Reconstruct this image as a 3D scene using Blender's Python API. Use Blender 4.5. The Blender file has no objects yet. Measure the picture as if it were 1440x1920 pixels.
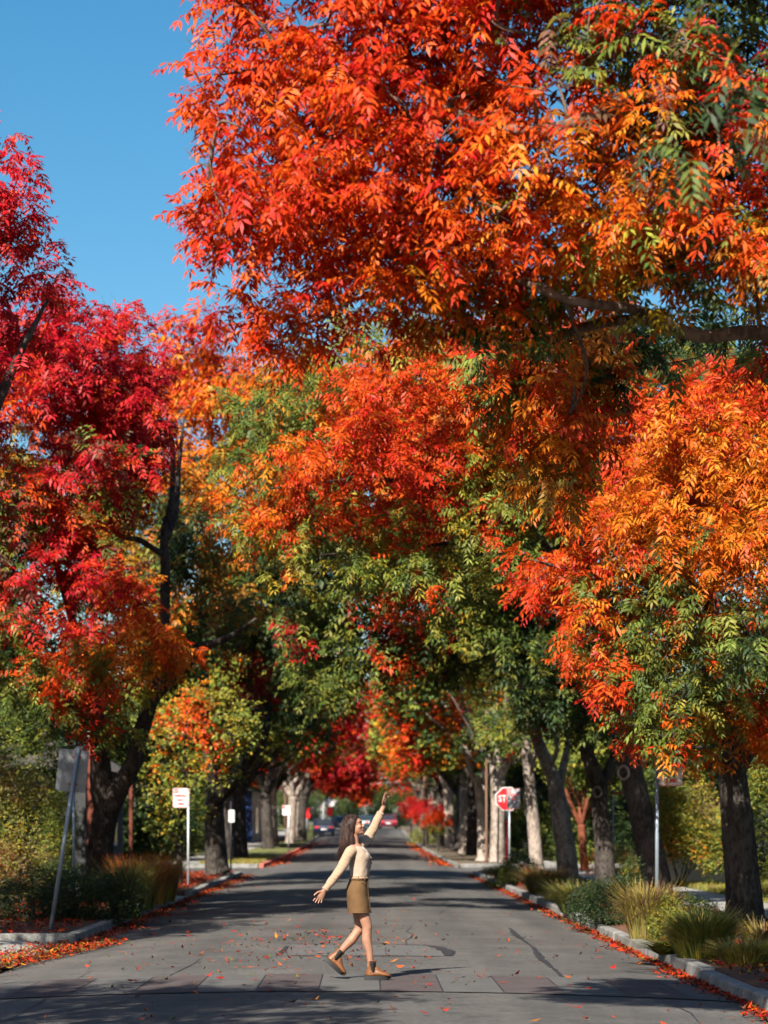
import bpy, math, random
import numpy as np
from mathutils import Vector, Matrix

SC = bpy.context.scene
COL = SC.collection
R = math.radians

# ------------------------------------------------------------------ camera
F_PX = 4400.0                    # focal length in pixels of a 1440 x 1920 frame
CAM_H = 1.53
HX, HY = 718.0, 1548.0           # the horizon point of the photograph
cam = bpy.data.cameras.new("camera")
cam.sensor_fit = 'VERTICAL'
cam.sensor_height = 36.0
cam.lens = F_PX / 1920.0 * 36.0
cam.shift_y = (HY - 960.0) / 1920.0
cam.shift_x = (720.0 - HX) / 1920.0
cam.clip_end = 3000.0
cam.dof.use_dof = True
cam.dof.focus_distance = 22.6
cam.dof.aperture_fstop = 2.6
cam_o = bpy.data.objects.new("camera", cam)
COL.objects.link(cam_o)
cam_o.location = (0, 0, CAM_H)
cam_o.rotation_euler = (R(90), 0, 0)
SC.camera = cam_o

# ------------------------------------------------------------------ light
SUN_AZ, SUN_EL = R(24), R(38)    # light travels to +Y and a little to +X
world = bpy.data.worlds.new("World")
SC.world = world
world.use_nodes = True
wn = world.node_tree.nodes
sky = wn.new('ShaderNodeTexSky')
sky.sky_type = 'NISHITA'
sky.sun_disc = False
sky.sun_elevation = SUN_EL
sky.sun_rotation = math.pi + SUN_AZ
sky.air_density = 1.0
sky.dust_density = 1.4
sky.ozone_density = 1.6
bgn = wn['Background']
hsv = wn.new('ShaderNodeHueSaturation')          # the whole sky a little more cyan, as the photograph was graded
hsv.inputs['Hue'].default_value = 0.488; hsv.inputs['Saturation'].default_value = 1.42
world.node_tree.links.new(sky.outputs[0], hsv.inputs['Color'])
world.node_tree.links.new(hsv.outputs[0], bgn.inputs[0])
bgn.inputs[1].default_value = 0.054
sun = bpy.data.lights.new("sun", 'SUN')
sun.energy = 5.0
sun.angle = R(0.53)
sun.color = (1.0, 0.93, 0.82)
sun_o = bpy.data.objects.new("sun", sun)
COL.objects.link(sun_o)
ld = Vector((math.sin(SUN_AZ) * math.cos(SUN_EL), math.cos(SUN_AZ) * math.cos(SUN_EL), -math.sin(SUN_EL)))
sun_o.rotation_euler = ld.to_track_quat('-Z', 'Y').to_euler()
sun_o.location = (-20, -30, 40)
SC.view_settings.view_transform = 'Standard'
SC.view_settings.look = 'None'
SC.view_settings.exposure = 1.5
SC.view_settings.gamma = 1.0
SC.render.engine = 'CYCLES'
SC.cycles.max_bounces = 3
SC.cycles.diffuse_bounces = 2
SC.cycles.transmission_bounces = 3
SC.cycles.glossy_bounces = 2
SC.cycles.caustics_reflective = False
SC.cycles.caustics_refractive = False
SC.cycles.sample_clamp_indirect = 4.0
SC.cycles.use_denoising = True
SC.cycles.use_adaptive_sampling = True
SC.cycles.adaptive_threshold = 0.05

# ------------------------------------------------------------------ helpers
def P(px, py, Y):
    """the point at distance Y that the photograph shows at (px, py)"""
    return np.array([(px - HX) / F_PX * Y, Y, CAM_H - (py - HY) / F_PX * Y])

def xc(v):                       # the street's centre line
    return -0.25 - 0.0072 * v
def zc(v):                       # the street climbs a little beyond 90 m
    d = np.maximum(0.0, np.asarray(v, float) - 90.0)
    return np.minimum(0.000055 * d * d, 1.6)
HALF = 3.72
def crown(u):
    return -0.10 * (np.asarray(u, float) / HALF) ** 2
def S(u, v, h=0.0):
    """street coordinates: u metres right of the centre line, v along it, h above the centre line's level"""
    return np.array([xc(v) + u, v, float(zc(v)) + h])
VERGE = 0.035

def tag(o, label=None, cat=None, group=None, kind=None):
    if label: o["label"] = label
    if cat: o["category"] = cat
    if group: o["group"] = group
    if kind: o["kind"] = kind
    return o

def empty(name, loc, label=None, cat=None, group=None):
    o = bpy.data.objects.new(name, None)
    COL.objects.link(o)
    o.location = loc
    o.empty_display_size = 0.2
    return tag(o, label, cat, group)

def link(name, me, mat=None, parent=None, world_space=True):
    o = bpy.data.objects.new(name, me)
    COL.objects.link(o)
    if mat is not None and not me.materials:
        for m in (mat if isinstance(mat, (list, tuple)) else [mat]):
            me.materials.append(m)
    if parent is not None:
        o.parent = parent
        if world_space:          # vertices are given in world space: undo the parent's place
            bpy_loc = Vector((0, 0, 0))
            p = parent
            while p is not None:
                bpy_loc += p.location
                p = p.parent
            o.location = -bpy_loc
    return o

def mesh_np(name, V, Fq, smooth=False, col=None, n=4):
    """mesh from numpy arrays; Fq: (m, n) indices"""
    V = np.asarray(V, np.float32).reshape(-1, 3)
    Fq = np.asarray(Fq, np.int32).reshape(-1, n)
    me = bpy.data.meshes.new(name)
    me.vertices.add(len(V)); me.vertices.foreach_set('co', V.ravel())
    me.loops.add(Fq.size); me.loops.foreach_set('vertex_index', Fq.ravel())
    me.polygons.add(len(Fq)); me.polygons.foreach_set('loop_start', np.arange(0, Fq.size, n, dtype=np.int32))
    me.update(calc_edges=True)
    if smooth:
        me.polygons.foreach_set('use_smooth', np.ones(len(Fq), bool))
    if col is not None:
        a = me.attributes.new('Col', 'FLOAT_COLOR', 'POINT')
        c = np.ones((len(V), 4), np.float32); c[:, :3] = col
        a.data.foreach_set('color', c.ravel())
    return me

class MB:
    """collects vertices and faces of one mesh"""
    def __init__(self):
        self.v, self.f, self.mi, self.n, self.cur = [], [], [], 0, 0
    def add(self, verts, faces):
        verts = np.asarray(verts, float).reshape(-1, 3)
        self.v.append(verts)
        for f in faces:
            self.f.append(tuple(int(i) + self.n for i in f)); self.mi.append(self.cur)
        self.n += len(verts)
        return self
    def box(self, c, s, rz=0.0, rx=0.0, ry=0.0, taper=1.0):
        c = np.asarray(c, float); hx, hy, hz = [k / 2 for k in s]
        b = np.array([[x * (taper if z > 0 else 1), y * (taper if z > 0 else 1), z] for z in (-hz, hz) for x, y in ((-hx, -hy), (hx, -hy), (hx, hy), (-hx, hy))])
        m = np.array((Matrix.Rotation(rz, 3, 'Z') @ Matrix.Rotation(ry, 3, 'Y') @ Matrix.Rotation(rx, 3, 'X')))
        self.add(b @ m.T + c, [(3, 2, 1, 0), (4, 5, 6, 7), (0, 1, 5, 4), (1, 2, 6, 5), (2, 3, 7, 6), (3, 0, 4, 7)])
        return self
    def tube(self, pts, rad, seg=10, sub=4, wob=0.0, rng=None, cap=True, ell=None):
        pts = np.asarray(pts, float); rad = np.asarray(rad, float) * np.ones(len(pts))
        if sub > 1 and len(pts) > 2:
            pp = np.vstack([2 * pts[0] - pts[1], pts, 2 * pts[-1] - pts[-2]])
            o, q = [], []
            for i in range(len(pts) - 1):
                for t in np.linspace(0, 1, sub, endpoint=False):
                    a, b, c, d = pp[i], pp[i + 1], pp[i + 2], pp[i + 3]
                    o.append(.5 * ((2 * b) + (c - a) * t + (2 * a - 5 * b + 4 * c - d) * t * t + (3 * b - a - 3 * c + d) * t ** 3))
                    q.append(rad[i] * (1 - t) + rad[i + 1] * t)
            o.append(pts[-1]); q.append(rad[-1]); pts, rad = np.array(o), np.array(q)
        n = len(pts)
        T = np.gradient(pts, axis=0); T /= np.linalg.norm(T, axis=1)[:, None] + 1e-9
        ref = np.array([1.0, 0, 0]) if abs(T[0][0]) < .8 else np.array([0, 1.0, 0])
        A = ref - T[0] * (ref @ T[0]); A /= np.linalg.norm(A)
        V = []
        th = np.linspace(0, 2 * math.pi, seg, endpoint=False)
        for i in range(n):
            A = A - T[i] * (A @ T[i]); A /= np.linalg.norm(A) + 1e-9
            B = np.cross(T[i], A)
            r = rad[i] * np.ones(seg)
            if wob and rng is not None:
                r = r * (1 + wob * (np.sin(th * 2 + i * .35) * .5 + np.sin(th * 3 - i * .6) * .4 + rng.normal(0, .45, seg)))
            ea, eb = (1, 1) if ell is None else ell
            V.append(pts[i] + (np.cos(th) * r * ea)[:, None] * A + (np.sin(th) * r * eb)[:, None] * B)
        F = []
        for i in range(n - 1):
            for k in range(seg):
                F.append((i * seg + k, i * seg + (k + 1) % seg, (i + 1) * seg + (k + 1) % seg, (i + 1) * seg + k))
        if cap:
            F.append(tuple(range(seg - 1, -1, -1))); F.append(tuple((n - 1) * seg + k for k in range(seg)))
        self.add(np.vstack(V), F)
        return self
    def prism(self, poly, y0, y1, flip=False):
        """an outline in x, z pushed from y0 to y1"""
        n = len(poly)
        v = [(x, y0, z) for x, z in poly] + [(x, y1, z) for x, z in poly]
        self.add(v, [tuple(range(n)), tuple(range(2 * n - 1, n - 1, -1))] + [(k, n + k, n + (k + 1) % n, (k + 1) % n) for k in range(n)])
        return self
    def mesh(self, name, smooth=False):
        me = bpy.data.meshes.new(name)
        me.from_pydata(np.vstack(self.v).tolist(), [], self.f)
        if any(self.mi): me.polygons.foreach_set('material_index', np.array(self.mi, np.int32))
        if smooth: me.polygons.foreach_set('use_smooth', np.ones(len(self.f), bool))
        me.update()
        return me
    def build(self, name, mat, parent=None, smooth=False, ws=True):
        return link(name, self.mesh(name, smooth), mat, parent, ws)

def bevel(o, w=0.008, seg=2):
    m = o.modifiers.new('bevel', 'BEVEL'); m.width = w; m.segments = seg; m.limit_method = 'ANGLE'; m.angle_limit = R(40)
    return o

# ------------------------------------------------------------------ materials
def new_mat(name):
    m = bpy.data.materials.new(name); m.use_nodes = True
    return m, m.node_tree.nodes, m.node_tree.links, m.node_tree.nodes['Principled BSDF']

def ramp(n, stops):
    r = n.new('ShaderNodeValToRGB')
    el = r.color_ramp.elements
    while len(el) < len(stops): el.new(0.5)
    for e, (p, c) in zip(el, stops): e.position = p; e.color = (*c, 1)
    return r

def noise_mat(name, cols, scale=8.0, rough=0.85, bump=0.0, bscale=None, detail=6.0, stretch=(1, 1, 1), spec=0.3, speck=None, metal=0.0):
    """a mottled surface: colours spread by noise, finer relief from a second one"""
    m, n, l, b = new_mat(name)
    tc = n.new('ShaderNodeTexCoord'); mp = n.new('ShaderNodeMapping'); mp.inputs['Scale'].default_value = stretch
    l.new(tc.outputs['Object'], mp.inputs[0])
    t = n.new('ShaderNodeTexNoise'); t.inputs['Scale'].default_value = scale; t.inputs['Detail'].default_value = detail; t.inputs['Roughness'].default_value = .65
    l.new(mp.outputs[0], t.inputs['Vector'])
    k = len(cols)
    r = ramp(n, [(.3 + .4 * i / max(1, k - 1), c) for i, c in enumerate(cols)])
    l.new(t.outputs[0], r.inputs[0])
    out = r.outputs[0]
    if speck:
        s = n.new('ShaderNodeTexNoise'); s.inputs['Scale'].default_value = speck[0]; s.inputs['Detail'].default_value = 2
        l.new(mp.outputs[0], s.inputs['Vector'])
        sr = ramp(n, [(.36, (speck[1],) * 3), (.64, (speck[2],) * 3)]); l.new(s.outputs[0], sr.inputs[0])
        mx = n.new('ShaderNodeMix'); mx.data_type = 'RGBA'; mx.blend_type = 'MULTIPLY'; mx.inputs[0].default_value = 1
        l.new(out, mx.inputs[6]); l.new(sr.outputs[0], mx.inputs[7]); out = mx.outputs[2]
    l.new(out, b.inputs['Base Color'])
    b.inputs['Roughness'].default_value = rough; b.inputs['Specular IOR Level'].default_value = spec; b.inputs['Metallic'].default_value = metal
    if bump:
        t2 = n.new('ShaderNodeTexNoise'); t2.inputs['Scale'].default_value = bscale or scale * 4; t2.inputs['Detail'].default_value = 8
        l.new(mp.outputs[0], t2.inputs['Vector'])
        bp = n.new('ShaderNodeBump'); bp.inputs['Strength'].default_value = bump; bp.inputs['Distance'].default_value = 0.02
        l.new(t2.outputs[0], bp.inputs['Height']); l.new(bp.outputs[0], b.inputs['Normal'])
    return m

def leaf_mat(name, trans=0.3, gloss=0.25, rough=0.45):
    """thin leaves: their own colour from the mesh, some light passes through"""
    m, n, l, b = new_mat(name)
    a = n.new('ShaderNodeAttribute'); a.attribute_name = 'Col'
    oi = n.new('ShaderNodeObjectInfo')
    hs = n.new('ShaderNodeHueSaturation'); l.new(a.outputs['Color'], hs.inputs['Color'])
    mr = n.new('ShaderNodeMapRange'); mr.inputs[3].default_value = .9; mr.inputs[4].default_value = 1.1
    l.new(oi.outputs['Random'], mr.inputs[0]); l.new(mr.outputs[0], hs.inputs['Value'])
    l.new(hs.outputs[0], b.inputs['Base Color'])
    b.inputs['Roughness'].default_value = rough; b.inputs['Specular IOR Level'].default_value = gloss
    t = n.new('ShaderNodeBsdfTranslucent'); l.new(hs.outputs[0], t.inputs['Color'])
    mx = n.new('ShaderNodeMixShader'); mx.inputs[0].default_value = trans
    l.new(b.outputs[0], mx.inputs[1]); l.new(t.outputs[0], mx.inputs[2])
    l.new(mx.outputs[0], n['Material Output'].inputs['Surface'])
    return m

def bark_mat(name, c0, c1, c2, scale=9.0):
    m, n, l, b = new_mat(name)
    tc = n.new('ShaderNodeTexCoord'); mp = n.new('ShaderNodeMapping'); mp.inputs['Scale'].default_value = (1, 1, .45)
    l.new(tc.outputs['Object'], mp.inputs[0])
    v = n.new('ShaderNodeTexVoronoi'); v.inputs['Scale'].default_value = scale * 2.4; v.feature = 'F1'
    t = n.new('ShaderNodeTexNoise'); t.inputs['Scale'].default_value = scale; t.inputs['Detail'].default_value = 9; t.inputs['Roughness'].default_value = .7
    big = n.new('ShaderNodeTexNoise'); big.inputs['Scale'].default_value = 2.2; big.inputs['Detail'].default_value = 3
    for k in (v, t, big): l.new(mp.outputs[0], k.inputs['Vector'])
    ad = n.new('ShaderNodeMath'); ad.operation = 'ADD'; l.new(t.outputs[0], ad.inputs[0])
    ml = n.new('ShaderNodeMath'); ml.operation = 'MULTIPLY'; ml.inputs[1].default_value = .28; l.new(v.outputs['Distance'], ml.inputs[0]); l.new(ml.outputs[0], ad.inputs[1])
    ad2 = n.new('ShaderNodeMath'); ad2.operation = 'MULTIPLY_ADD'; ad2.inputs[1].default_value = .5; l.new(big.outputs[0], ad2.inputs[0]); l.new(ad.outputs[0], ad2.inputs[2])
    r = ramp(n, [(.56, c0), (.82, c1), (1.0, c2)]); l.new(ad2.outputs[0], r.inputs[0])
    l.new(r.outputs[0], b.inputs['Base Color']); b.inputs['Roughness'].default_value = .95; b.inputs['Specular IOR Level'].default_value = .1
    bp = n.new('ShaderNodeBump'); bp.inputs['Strength'].default_value = .9; bp.inputs['Distance'].default_value = .03
    l.new(ad.outputs[0], bp.inputs['Height']); l.new(bp.outputs[0], b.inputs['Normal'])
    return m

def plain(name, c, rough=.6, spec=.4, metal=0.0, var=.12, scale=30):
    return noise_mat(name, [tuple(k * (1 - var) for k in c), tuple(min(1, k * (1 + var)) for k in c)], scale, rough, 0, spec=spec, metal=metal)

M = {}
def asphalt_mat():
    m = noise_mat('asphalt', [(.054, .051, .048), (.077, .073, .069), (.098, .093, .087)], .55, .9, .55, 170, 9, speck=(210, .55, 1.42), spec=.25)
    n, l = m.node_tree.nodes, m.node_tree.links; b = n['Principled BSDF']
    src = b.inputs['Base Color'].links[0].from_socket
    tc = [k for k in n if k.type == 'TEX_COORD'][0]
    mp = n.new('ShaderNodeMapping'); mp.inputs['Scale'].default_value = (1.1, .035, 1); l.new(tc.outputs['Object'], mp.inputs[0])      # worn wheel tracks run along the street
    t = n.new('ShaderNodeTexNoise'); t.inputs['Scale'].default_value = 1.0; t.inputs['Detail'].default_value = 5; l.new(mp.outputs[0], t.inputs['Vector'])
    r = ramp(n, [(.35, (.78, .78, .79)), (.62, (1.14, 1.13, 1.11))]); l.new(t.outputs[0], r.inputs[0])
    st = n.new('ShaderNodeTexNoise'); st.inputs['Scale'].default_value = 2.3; st.inputs['Detail'].default_value = 4; l.new(tc.outputs['Object'], st.inputs['Vector'])
    r2 = ramp(n, [(.28, (.62, .61, .62)), (.42, (1, 1, 1))]); l.new(st.outputs[0], r2.inputs[0])                                       # oil and tyre stains
    gr_ = n.new('ShaderNodeTexNoise'); gr_.inputs['Scale'].default_value = 17; gr_.inputs['Detail'].default_value = 3; gr_.inputs['Roughness'].default_value = .8; l.new(tc.outputs['Object'], gr_.inputs['Vector'])
    r3 = ramp(n, [(.34, (.74, .74, .75)), (.66, (1.26, 1.25, 1.23))]); l.new(gr_.outputs[0], r3.inputs[0])                                  # coarse aggregate
    for rr_ in (r, r2, r3):
        mx = n.new('ShaderNodeMix'); mx.data_type = 'RGBA'; mx.blend_type = 'MULTIPLY'; mx.inputs[0].default_value = 1
        l.new(src, mx.inputs[6]); l.new(rr_.outputs[0], mx.inputs[7]); src = mx.outputs[2]
    l.new(src, b.inputs['Base Color'])
    return m
M['asphalt'] = asphalt_mat()
M['tar'] = noise_mat('tar', [(.012, .012, .014), (.03, .03, .034)], 9, .6, .3, 60, spec=.4)
M['patch'] = noise_mat('asphalt_patch', [(.07, .068, .066), (.09, .088, .085)], 1.5, .9, .5, 140, speck=(200, .75, 1.25))
M['slab_grey'] = noise_mat('slab_grey', [(.060, .058, .055), (.080, .077, .073)], 2.5, .9, .35, 90, speck=(160, .8, 1.2))
M['slab_red'] = noise_mat('slab_red', [(.048, .040, .039), (.057, .043, .042), (.068, .060, .058)], 2.5, .9, .35, 90, speck=(160, .75, 1.2))
M['concrete'] = noise_mat('concrete', [(.16, .155, .145), (.23, .222, .205), (.30, .29, .27)], 2.2, .9, .4, 60, speck=(90, .8, 1.15))
M['kerb'] = noise_mat('kerb_concrete', [(.09, .09, .086), (.17, .166, .156), (.26, .252, .236)], 3.0, .92, .5, 40, speck=(70, .7, 1.2))
M['kerb_red'] = noise_mat('kerb_red_paint', [(.33, .06, .05), (.42, .09, .07), (.36, .2, .18)], 4, .8, .3, 40)
M['mulch'] = noise_mat('mulch', [(.03, .018, .012), (.08, .045, .028), (.17, .075, .04)], 9, .97, .9, 40, 9)
M['soil'] = noise_mat('soil', [(.05, .038, .026), (.09, .07, .045), (.12, .09, .055)], 3, .97, .8, 30, 9)
M['lawn'] = noise_mat('lawn_ground', [(.06, .075, .02), (.10, .11, .03), (.16, .14, .05)], 1.5, .97, .8, 60, 9)
M['bark_dark'] = bark_mat('bark_dark', (.010, .009, .008), (.032, .027, .024), (.066, .056, .049))  # shade on the trunks is put into this extra dark bark
M['bark_pale'] = bark_mat('bark_pale', (.045, .036, .029), (.17, .137, .113), (.30, .25, .212))
M['bark_mid'] = bark_mat('bark_mid', (.022, .017, .014), (.085, .06, .046), (.16, .118, .092))
M['bark_red'] = bark_mat('bark_red', (.05, .016, .010), (.13, .038, .021), (.19, .066, .036))
M['leaf'] = leaf_mat('leaf', .42, .22, .5)
M['leaf_far'] = leaf_mat('leaf_far', .36, .15, .6)
M['litter'] = leaf_mat('fallen_leaf', .08, .15, .7)
M['blade'] = leaf_mat('grass_blade', .3, .2, .5)
M['galv'] = noise_mat('galvanised_steel', [(.06, .07, .078), (.16, .172, .18)], 3, .55, 0, spec=.4, metal=.4)
M['post_grey'] = plain('post_grey', (.16, .19, .22), .5, .5, .3)
M['post_pale'] = plain('post_pale', (.42, .44, .46), .5, .5, .2)
M['post_red'] = plain('post_red', (.45, .01, .015), .5)
M['post_black'] = plain('post_black', (.012, .012, .014), .5)
M['sign_white'] = plain('sign_white', (.50, .50, .49), .45, .5, 0, .04)
M['sign_red'] = plain('sign_red', (.60, .008, .014), .4, .5, 0, .05)
M['brick'] = noise_mat('brick_face', [(.09, .022, .014), (.14, .036, .022), (.18, .055, .036)], 5, .9, .4, 50)
M['mortar'] = plain('mortar', (.30, .25, .21), .95)
M['plaster'] = noise_mat('pale_plaster', [(.55, .51, .43), (.66, .62, .53)], 1.2, .9, .2, 30)
M['roof'] = noise_mat('roof_shingle', [(.05, .045, .042), (.10, .085, .075)], 6, .95, .5, 20)
M['dark_wall'] = noise_mat('dark_siding', [(.022, .024, .026), (.045, .046, .048)], 3, .85, .3, 30)
M['wood'] = noise_mat('weathered_wood', [(.10, .055, .035), (.17, .095, .06)], 4, .9, .5, 30, stretch=(1, 1, .1))
M['glass'] = plain('window_glass', (.02, .025, .03), .08, .6)

# ------------------------------------------------------------------ the setting
def sheet(name, u0, u1, v0, v1, hf, mat, nu=8, dv=3.0, parent=None, rough=0.0, seed=0, kind='structure', skirt=0.0):
    """a strip of ground in street coordinates; hf(u) is its height over the centre line"""
    rg = np.random.default_rng(seed)
    nv = max(2, int((v1 - v0) / dv) + 1)
    us, vs = np.linspace(u0, u1, nu), np.linspace(v0, v1, nv)
    U, Vv = np.meshgrid(us, vs)
    Z = zc(Vv) + (hf(U) if callable(hf) else hf) + (rg.normal(0, rough, U.shape) if rough else 0)
    pts = np.stack([xc(Vv) + U, Vv, Z], -1)
    idx = np.arange(nu * nv).reshape(nv, nu)
    F = np.stack([idx[:-1, :-1], idx[:-1, 1:], idx[1:, 1:], idx[1:, :-1]], -1).reshape(-1, 4)
    V = pts.reshape(-1, 3)
    if skirt:
        ring = np.concatenate([idx[0, :], idx[1:, -1], idx[-1, -2::-1], idx[-2:0:-1, 0]])
        low = V[ring].copy(); low[:, 2] -= skirt
        n0 = len(V); k = len(ring)
        V = np.vstack([V, low])
        sk = np.array([[ring[i], n0 + i, n0 + (i + 1) % k, ring[(i + 1) % k]] for i in range(k)])
        F = np.vstack([F, sk])
    o = link(name, mesh_np(name, V, F, True), M[mat], parent)
    if parent is None and kind: o["kind"] = kind
    return o

g = sheet('ground', -420, 420, -60, 700, -0.17, 'soil', 20, 12)
road = sheet('road', -HALF - .06, HALF + .06, -30, 300, crown, 'asphalt', 25, 2.0)
sheet('side_street', -70, -HALF - .05, 76.5, 90.3, -.098, 'asphalt', 20, 2.0)
sheet('side_street.001', HALF + .05, 70, 77.5, 91.0, -.098, 'asphalt', 20, 2.0)
# planted strips behind the kerbs
verge = [(-1, 32.0, 47.6, 'mulch'), (-1, 53.6, 75.5, 'mulch'), (-1, 91.3, 300, 'lawn'), (1, -10, 76.5, 'mulch'), (1, 92, 300, 'soil')]
for i, (s, v0, v1, m) in enumerate(verge):
    a, b = sorted((s * (HALF + .17), s * 6.3))
    sheet('planting_strip', a, b, v0, v1, VERGE, m, 9, .8, rough=.018, seed=i, skirt=.3)
MB().box(S(-4.95, 32.0, -.05), (2.5, .16, .22)).build('kerb_stone', M['kerb'], None)["kind"] = 'structure'
# pavements behind them, slab by slab
def pavement(s, u0, u1, v0, v1, h, step, near):
    a, b = sorted((s * u0, s * u1))
    base = sheet('pavement', a, b, v0, v1, h - .03, 'mortar', 2, 4)
    v = v0
    while v < min(v1, near):
        w = min(v + step, v1)
        q = [S(a + .012, v + .012, h), S(b - .012, v + .012, h), S(b - .012, w - .012, h), S(a + .012, w - .012, h)]
        bt = [p - np.array([0, 0, .06]) for p in q]
        mb = MB(); mb.add(np.array(bt + q), [(4, 5, 6, 7), (0, 1, 5, 4), (1, 2, 6, 5), (2, 3, 7, 6), (3, 0, 4, 7)])
        mb.build('paving_slab', M['concrete'], base)
        v = w
    if near < v1: sheet('paving_slab', a, b, near, v1, h, 'concrete', 3, 4, parent=base)
pavement(1, 6.35, 7.9, 18, 76, .05, 1.5, 62)
pavement(1, 6.35, 7.9, 92, 240, .05, 1.5, 92)
pavement(-1, 6.35, 7.9, 32, 75, .05, 1.5, 62)
pavement(-1, 6.35, 7.9, 92, 240, .05, 1.5, 92)
# the entrance to the near left and the drive beyond the grasses
def apron(u0, u1, v0, v1):
    base = sheet('driveway', u0, u1, v0, v1, -.11, 'mortar', 2, 1.5)
    n = max(1, round((v1 - v0) / 1.6)); m = max(1, round(abs(u1 - u0) / 1.5))
    for i in range(n):
        for j in range(m):
            va, vb = v0 + (v1 - v0) * i / n, v0 + (v1 - v0) * (i + 1) / n
            ua, ub = u0 + (u1 - u0) * j / m, u0 + (u1 - u0) * (j + 1) / m
            hh = lambda u: -.085 + .09 * min(1, max(0, (abs(u) - HALF - .05) / 1.0))
            q = [S(u, v, hh(u)) for u, v in ((ua + .01, va + .01), (ub - .01, va + .01), (ub - .01, vb - .01), (ua + .01, vb - .01))]
            bt = [p - np.array([0, 0, .07]) for p in q]
            MB().add(np.array(bt + q), [(4, 5, 6, 7), (0, 1, 5, 4), (1, 2, 6, 5), (2, 3, 7, 6), (3, 0, 4, 7)]).build('concrete_panel', M['concrete'], base)
apron(-9.3, -HALF - .1, 47.7, 53.5)
apron(-9.3, -HALF - .1, 27.4, 31.9)
sheet('planting_strip', -16, -HALF - .12, 8, 27.3, -.03, 'mulch', 12, .8, rough=.03, seed=9)
# gardens
sheet('lawn', 7.95, 40, 18, 76, .04, 'lawn', 22, 1.5, rough=.03, seed=21)
sheet('lawn', 7.95, 60, 92, 300, .04, 'lawn', 12, 5, rough=.03, seed=22)
sheet('lawn', -40, -7.95, 32, 75.5, .04, 'lawn', 22, 1.5, rough=.03, seed=23)
sheet('lawn', -60, -7.95, 92, 300, .04, 'lawn', 12, 5, rough=.03, seed=24)

# kerbs, stone by stone
def kerb(s, v0, v1, lo, hi, mat, seed, u=HALF, w=.17, curve=None):
    rg = random.Random(seed)
    k = bpy.data.objects.new('kerb', None); COL.objects.link(k); k["kind"] = 'structure'
    v = v0
    while v < v1 - .3:
        e = min(v1, v + rg.uniform(lo, hi))
        if v1 - e < .6: e = v1
        dz, du = rg.uniform(-.012, .014), rg.uniform(-.016, .016)
        q = []
        for (uu, vv) in ((u, v + .012), (u + w, v + .012), (u + w, e - .012), (u, e - .012)):
            uu = s * (uu + du)
            q.append((uu, vv))
        top = [S(a, b, .045 + dz) for a, b in q]
        bot = [S(a - (s * .012 if i in (0, 3) else 0), b, -.16) for i, (a, b) in enumerate(q)]
        f = [(0, 1, 2, 3), (7, 6, 5, 4), (0, 4, 5, 1), (1, 5, 6, 2), (2, 6, 7, 3), (3, 7, 4, 0)]
        if s > 0: f = [t[::-1] for t in f]
        o = MB().add(np.array(top + bot), [t[::-1] for t in f]).build('kerb_stone', M[mat], k)
        bevel(o, .018, 2)
        v = e
kerb(1, 8, 76.6, 1.7, 3.0, 'kerb', 1)
kerb(1, 91.6, 230, 5, 8, 'kerb', 2)
kerb(-1, 31.9, 47.7, 1.8, 3.1, 'kerb', 3)
kerb(-1, 53.5, 75.6, 2.2, 3.4, 'kerb', 4)
kerb(-1, 91.2, 150, 4, 6, 'kerb_red', 5)
kerb(-1, 150, 230, 6, 9, 'kerb', 6)
for s, vv, m in ((-1, 90.9, 'kerb'), (1, 91.3, 'kerb'), (-1, 75.9, 'kerb'), (1, 76.9, 'kerb')):   # round the corners
    k = bpy.data.objects.new('kerb', None); COL.objects.link(k); k["kind"] = 'structure'
    for j in range(6):
        a = S(s * (HALF + .2 + j * 2.0), vv, -.06)
        bevel(MB().box(a + np.array([s * 1.0, 0, 0]), (1.97, .2, .22)).build('kerb_stone', M[m], k), .02)

# the crossing: alternating grey and dark red slabs laid into the asphalt
XV0, XV1 = 21.6, 24.1
def decal(name, uv, mat, parent, lift=.004, n=3):
    """a thin sheet that follows the street's crown: uv corners (u, v) near left, near right, far right, far left"""
    (a, b, c, d) = [np.array(k, float) for k in uv]
    V = []
    for j in range(n + 1):
        for i in range(n + 1):
            s, t = i / n, j / n
            p = (a * (1 - s) + b * s) * (1 - t) + (d * (1 - s) + c * s) * t
            V.append(S(p[0], p[1], float(crown(p[0])) + lift))
    F = [(j * (n + 1) + i, j * (n + 1) + i + 1, (j + 1) * (n + 1) + i + 1, (j + 1) * (n + 1) + i) for j in range(n) for i in range(n)]
    return MB().add(V, F).build(name, M[mat], parent)
rg = random.Random(5)
band = decal('crossing_joint', [(-3.7, XV0 + .03), (3.7, XV0 + .03), (3.7, XV1 - .03), (-3.7, XV1 - .03)], 'tar', road, .0045, 24)
u = -3.66; i = 0
while u < 3.6:
    w = .575 + rg.uniform(-.01, .01)
    decal('crossing_slab', [(u + .008, XV0), (u + w - .008, XV0 + rg.uniform(-.01, .01)), (u + w - .007, XV1), (u + .007, XV1)], 'slab_red' if i % 2 else 'slab_grey', road, .009, 4)
    u += w; i += 1
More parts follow.
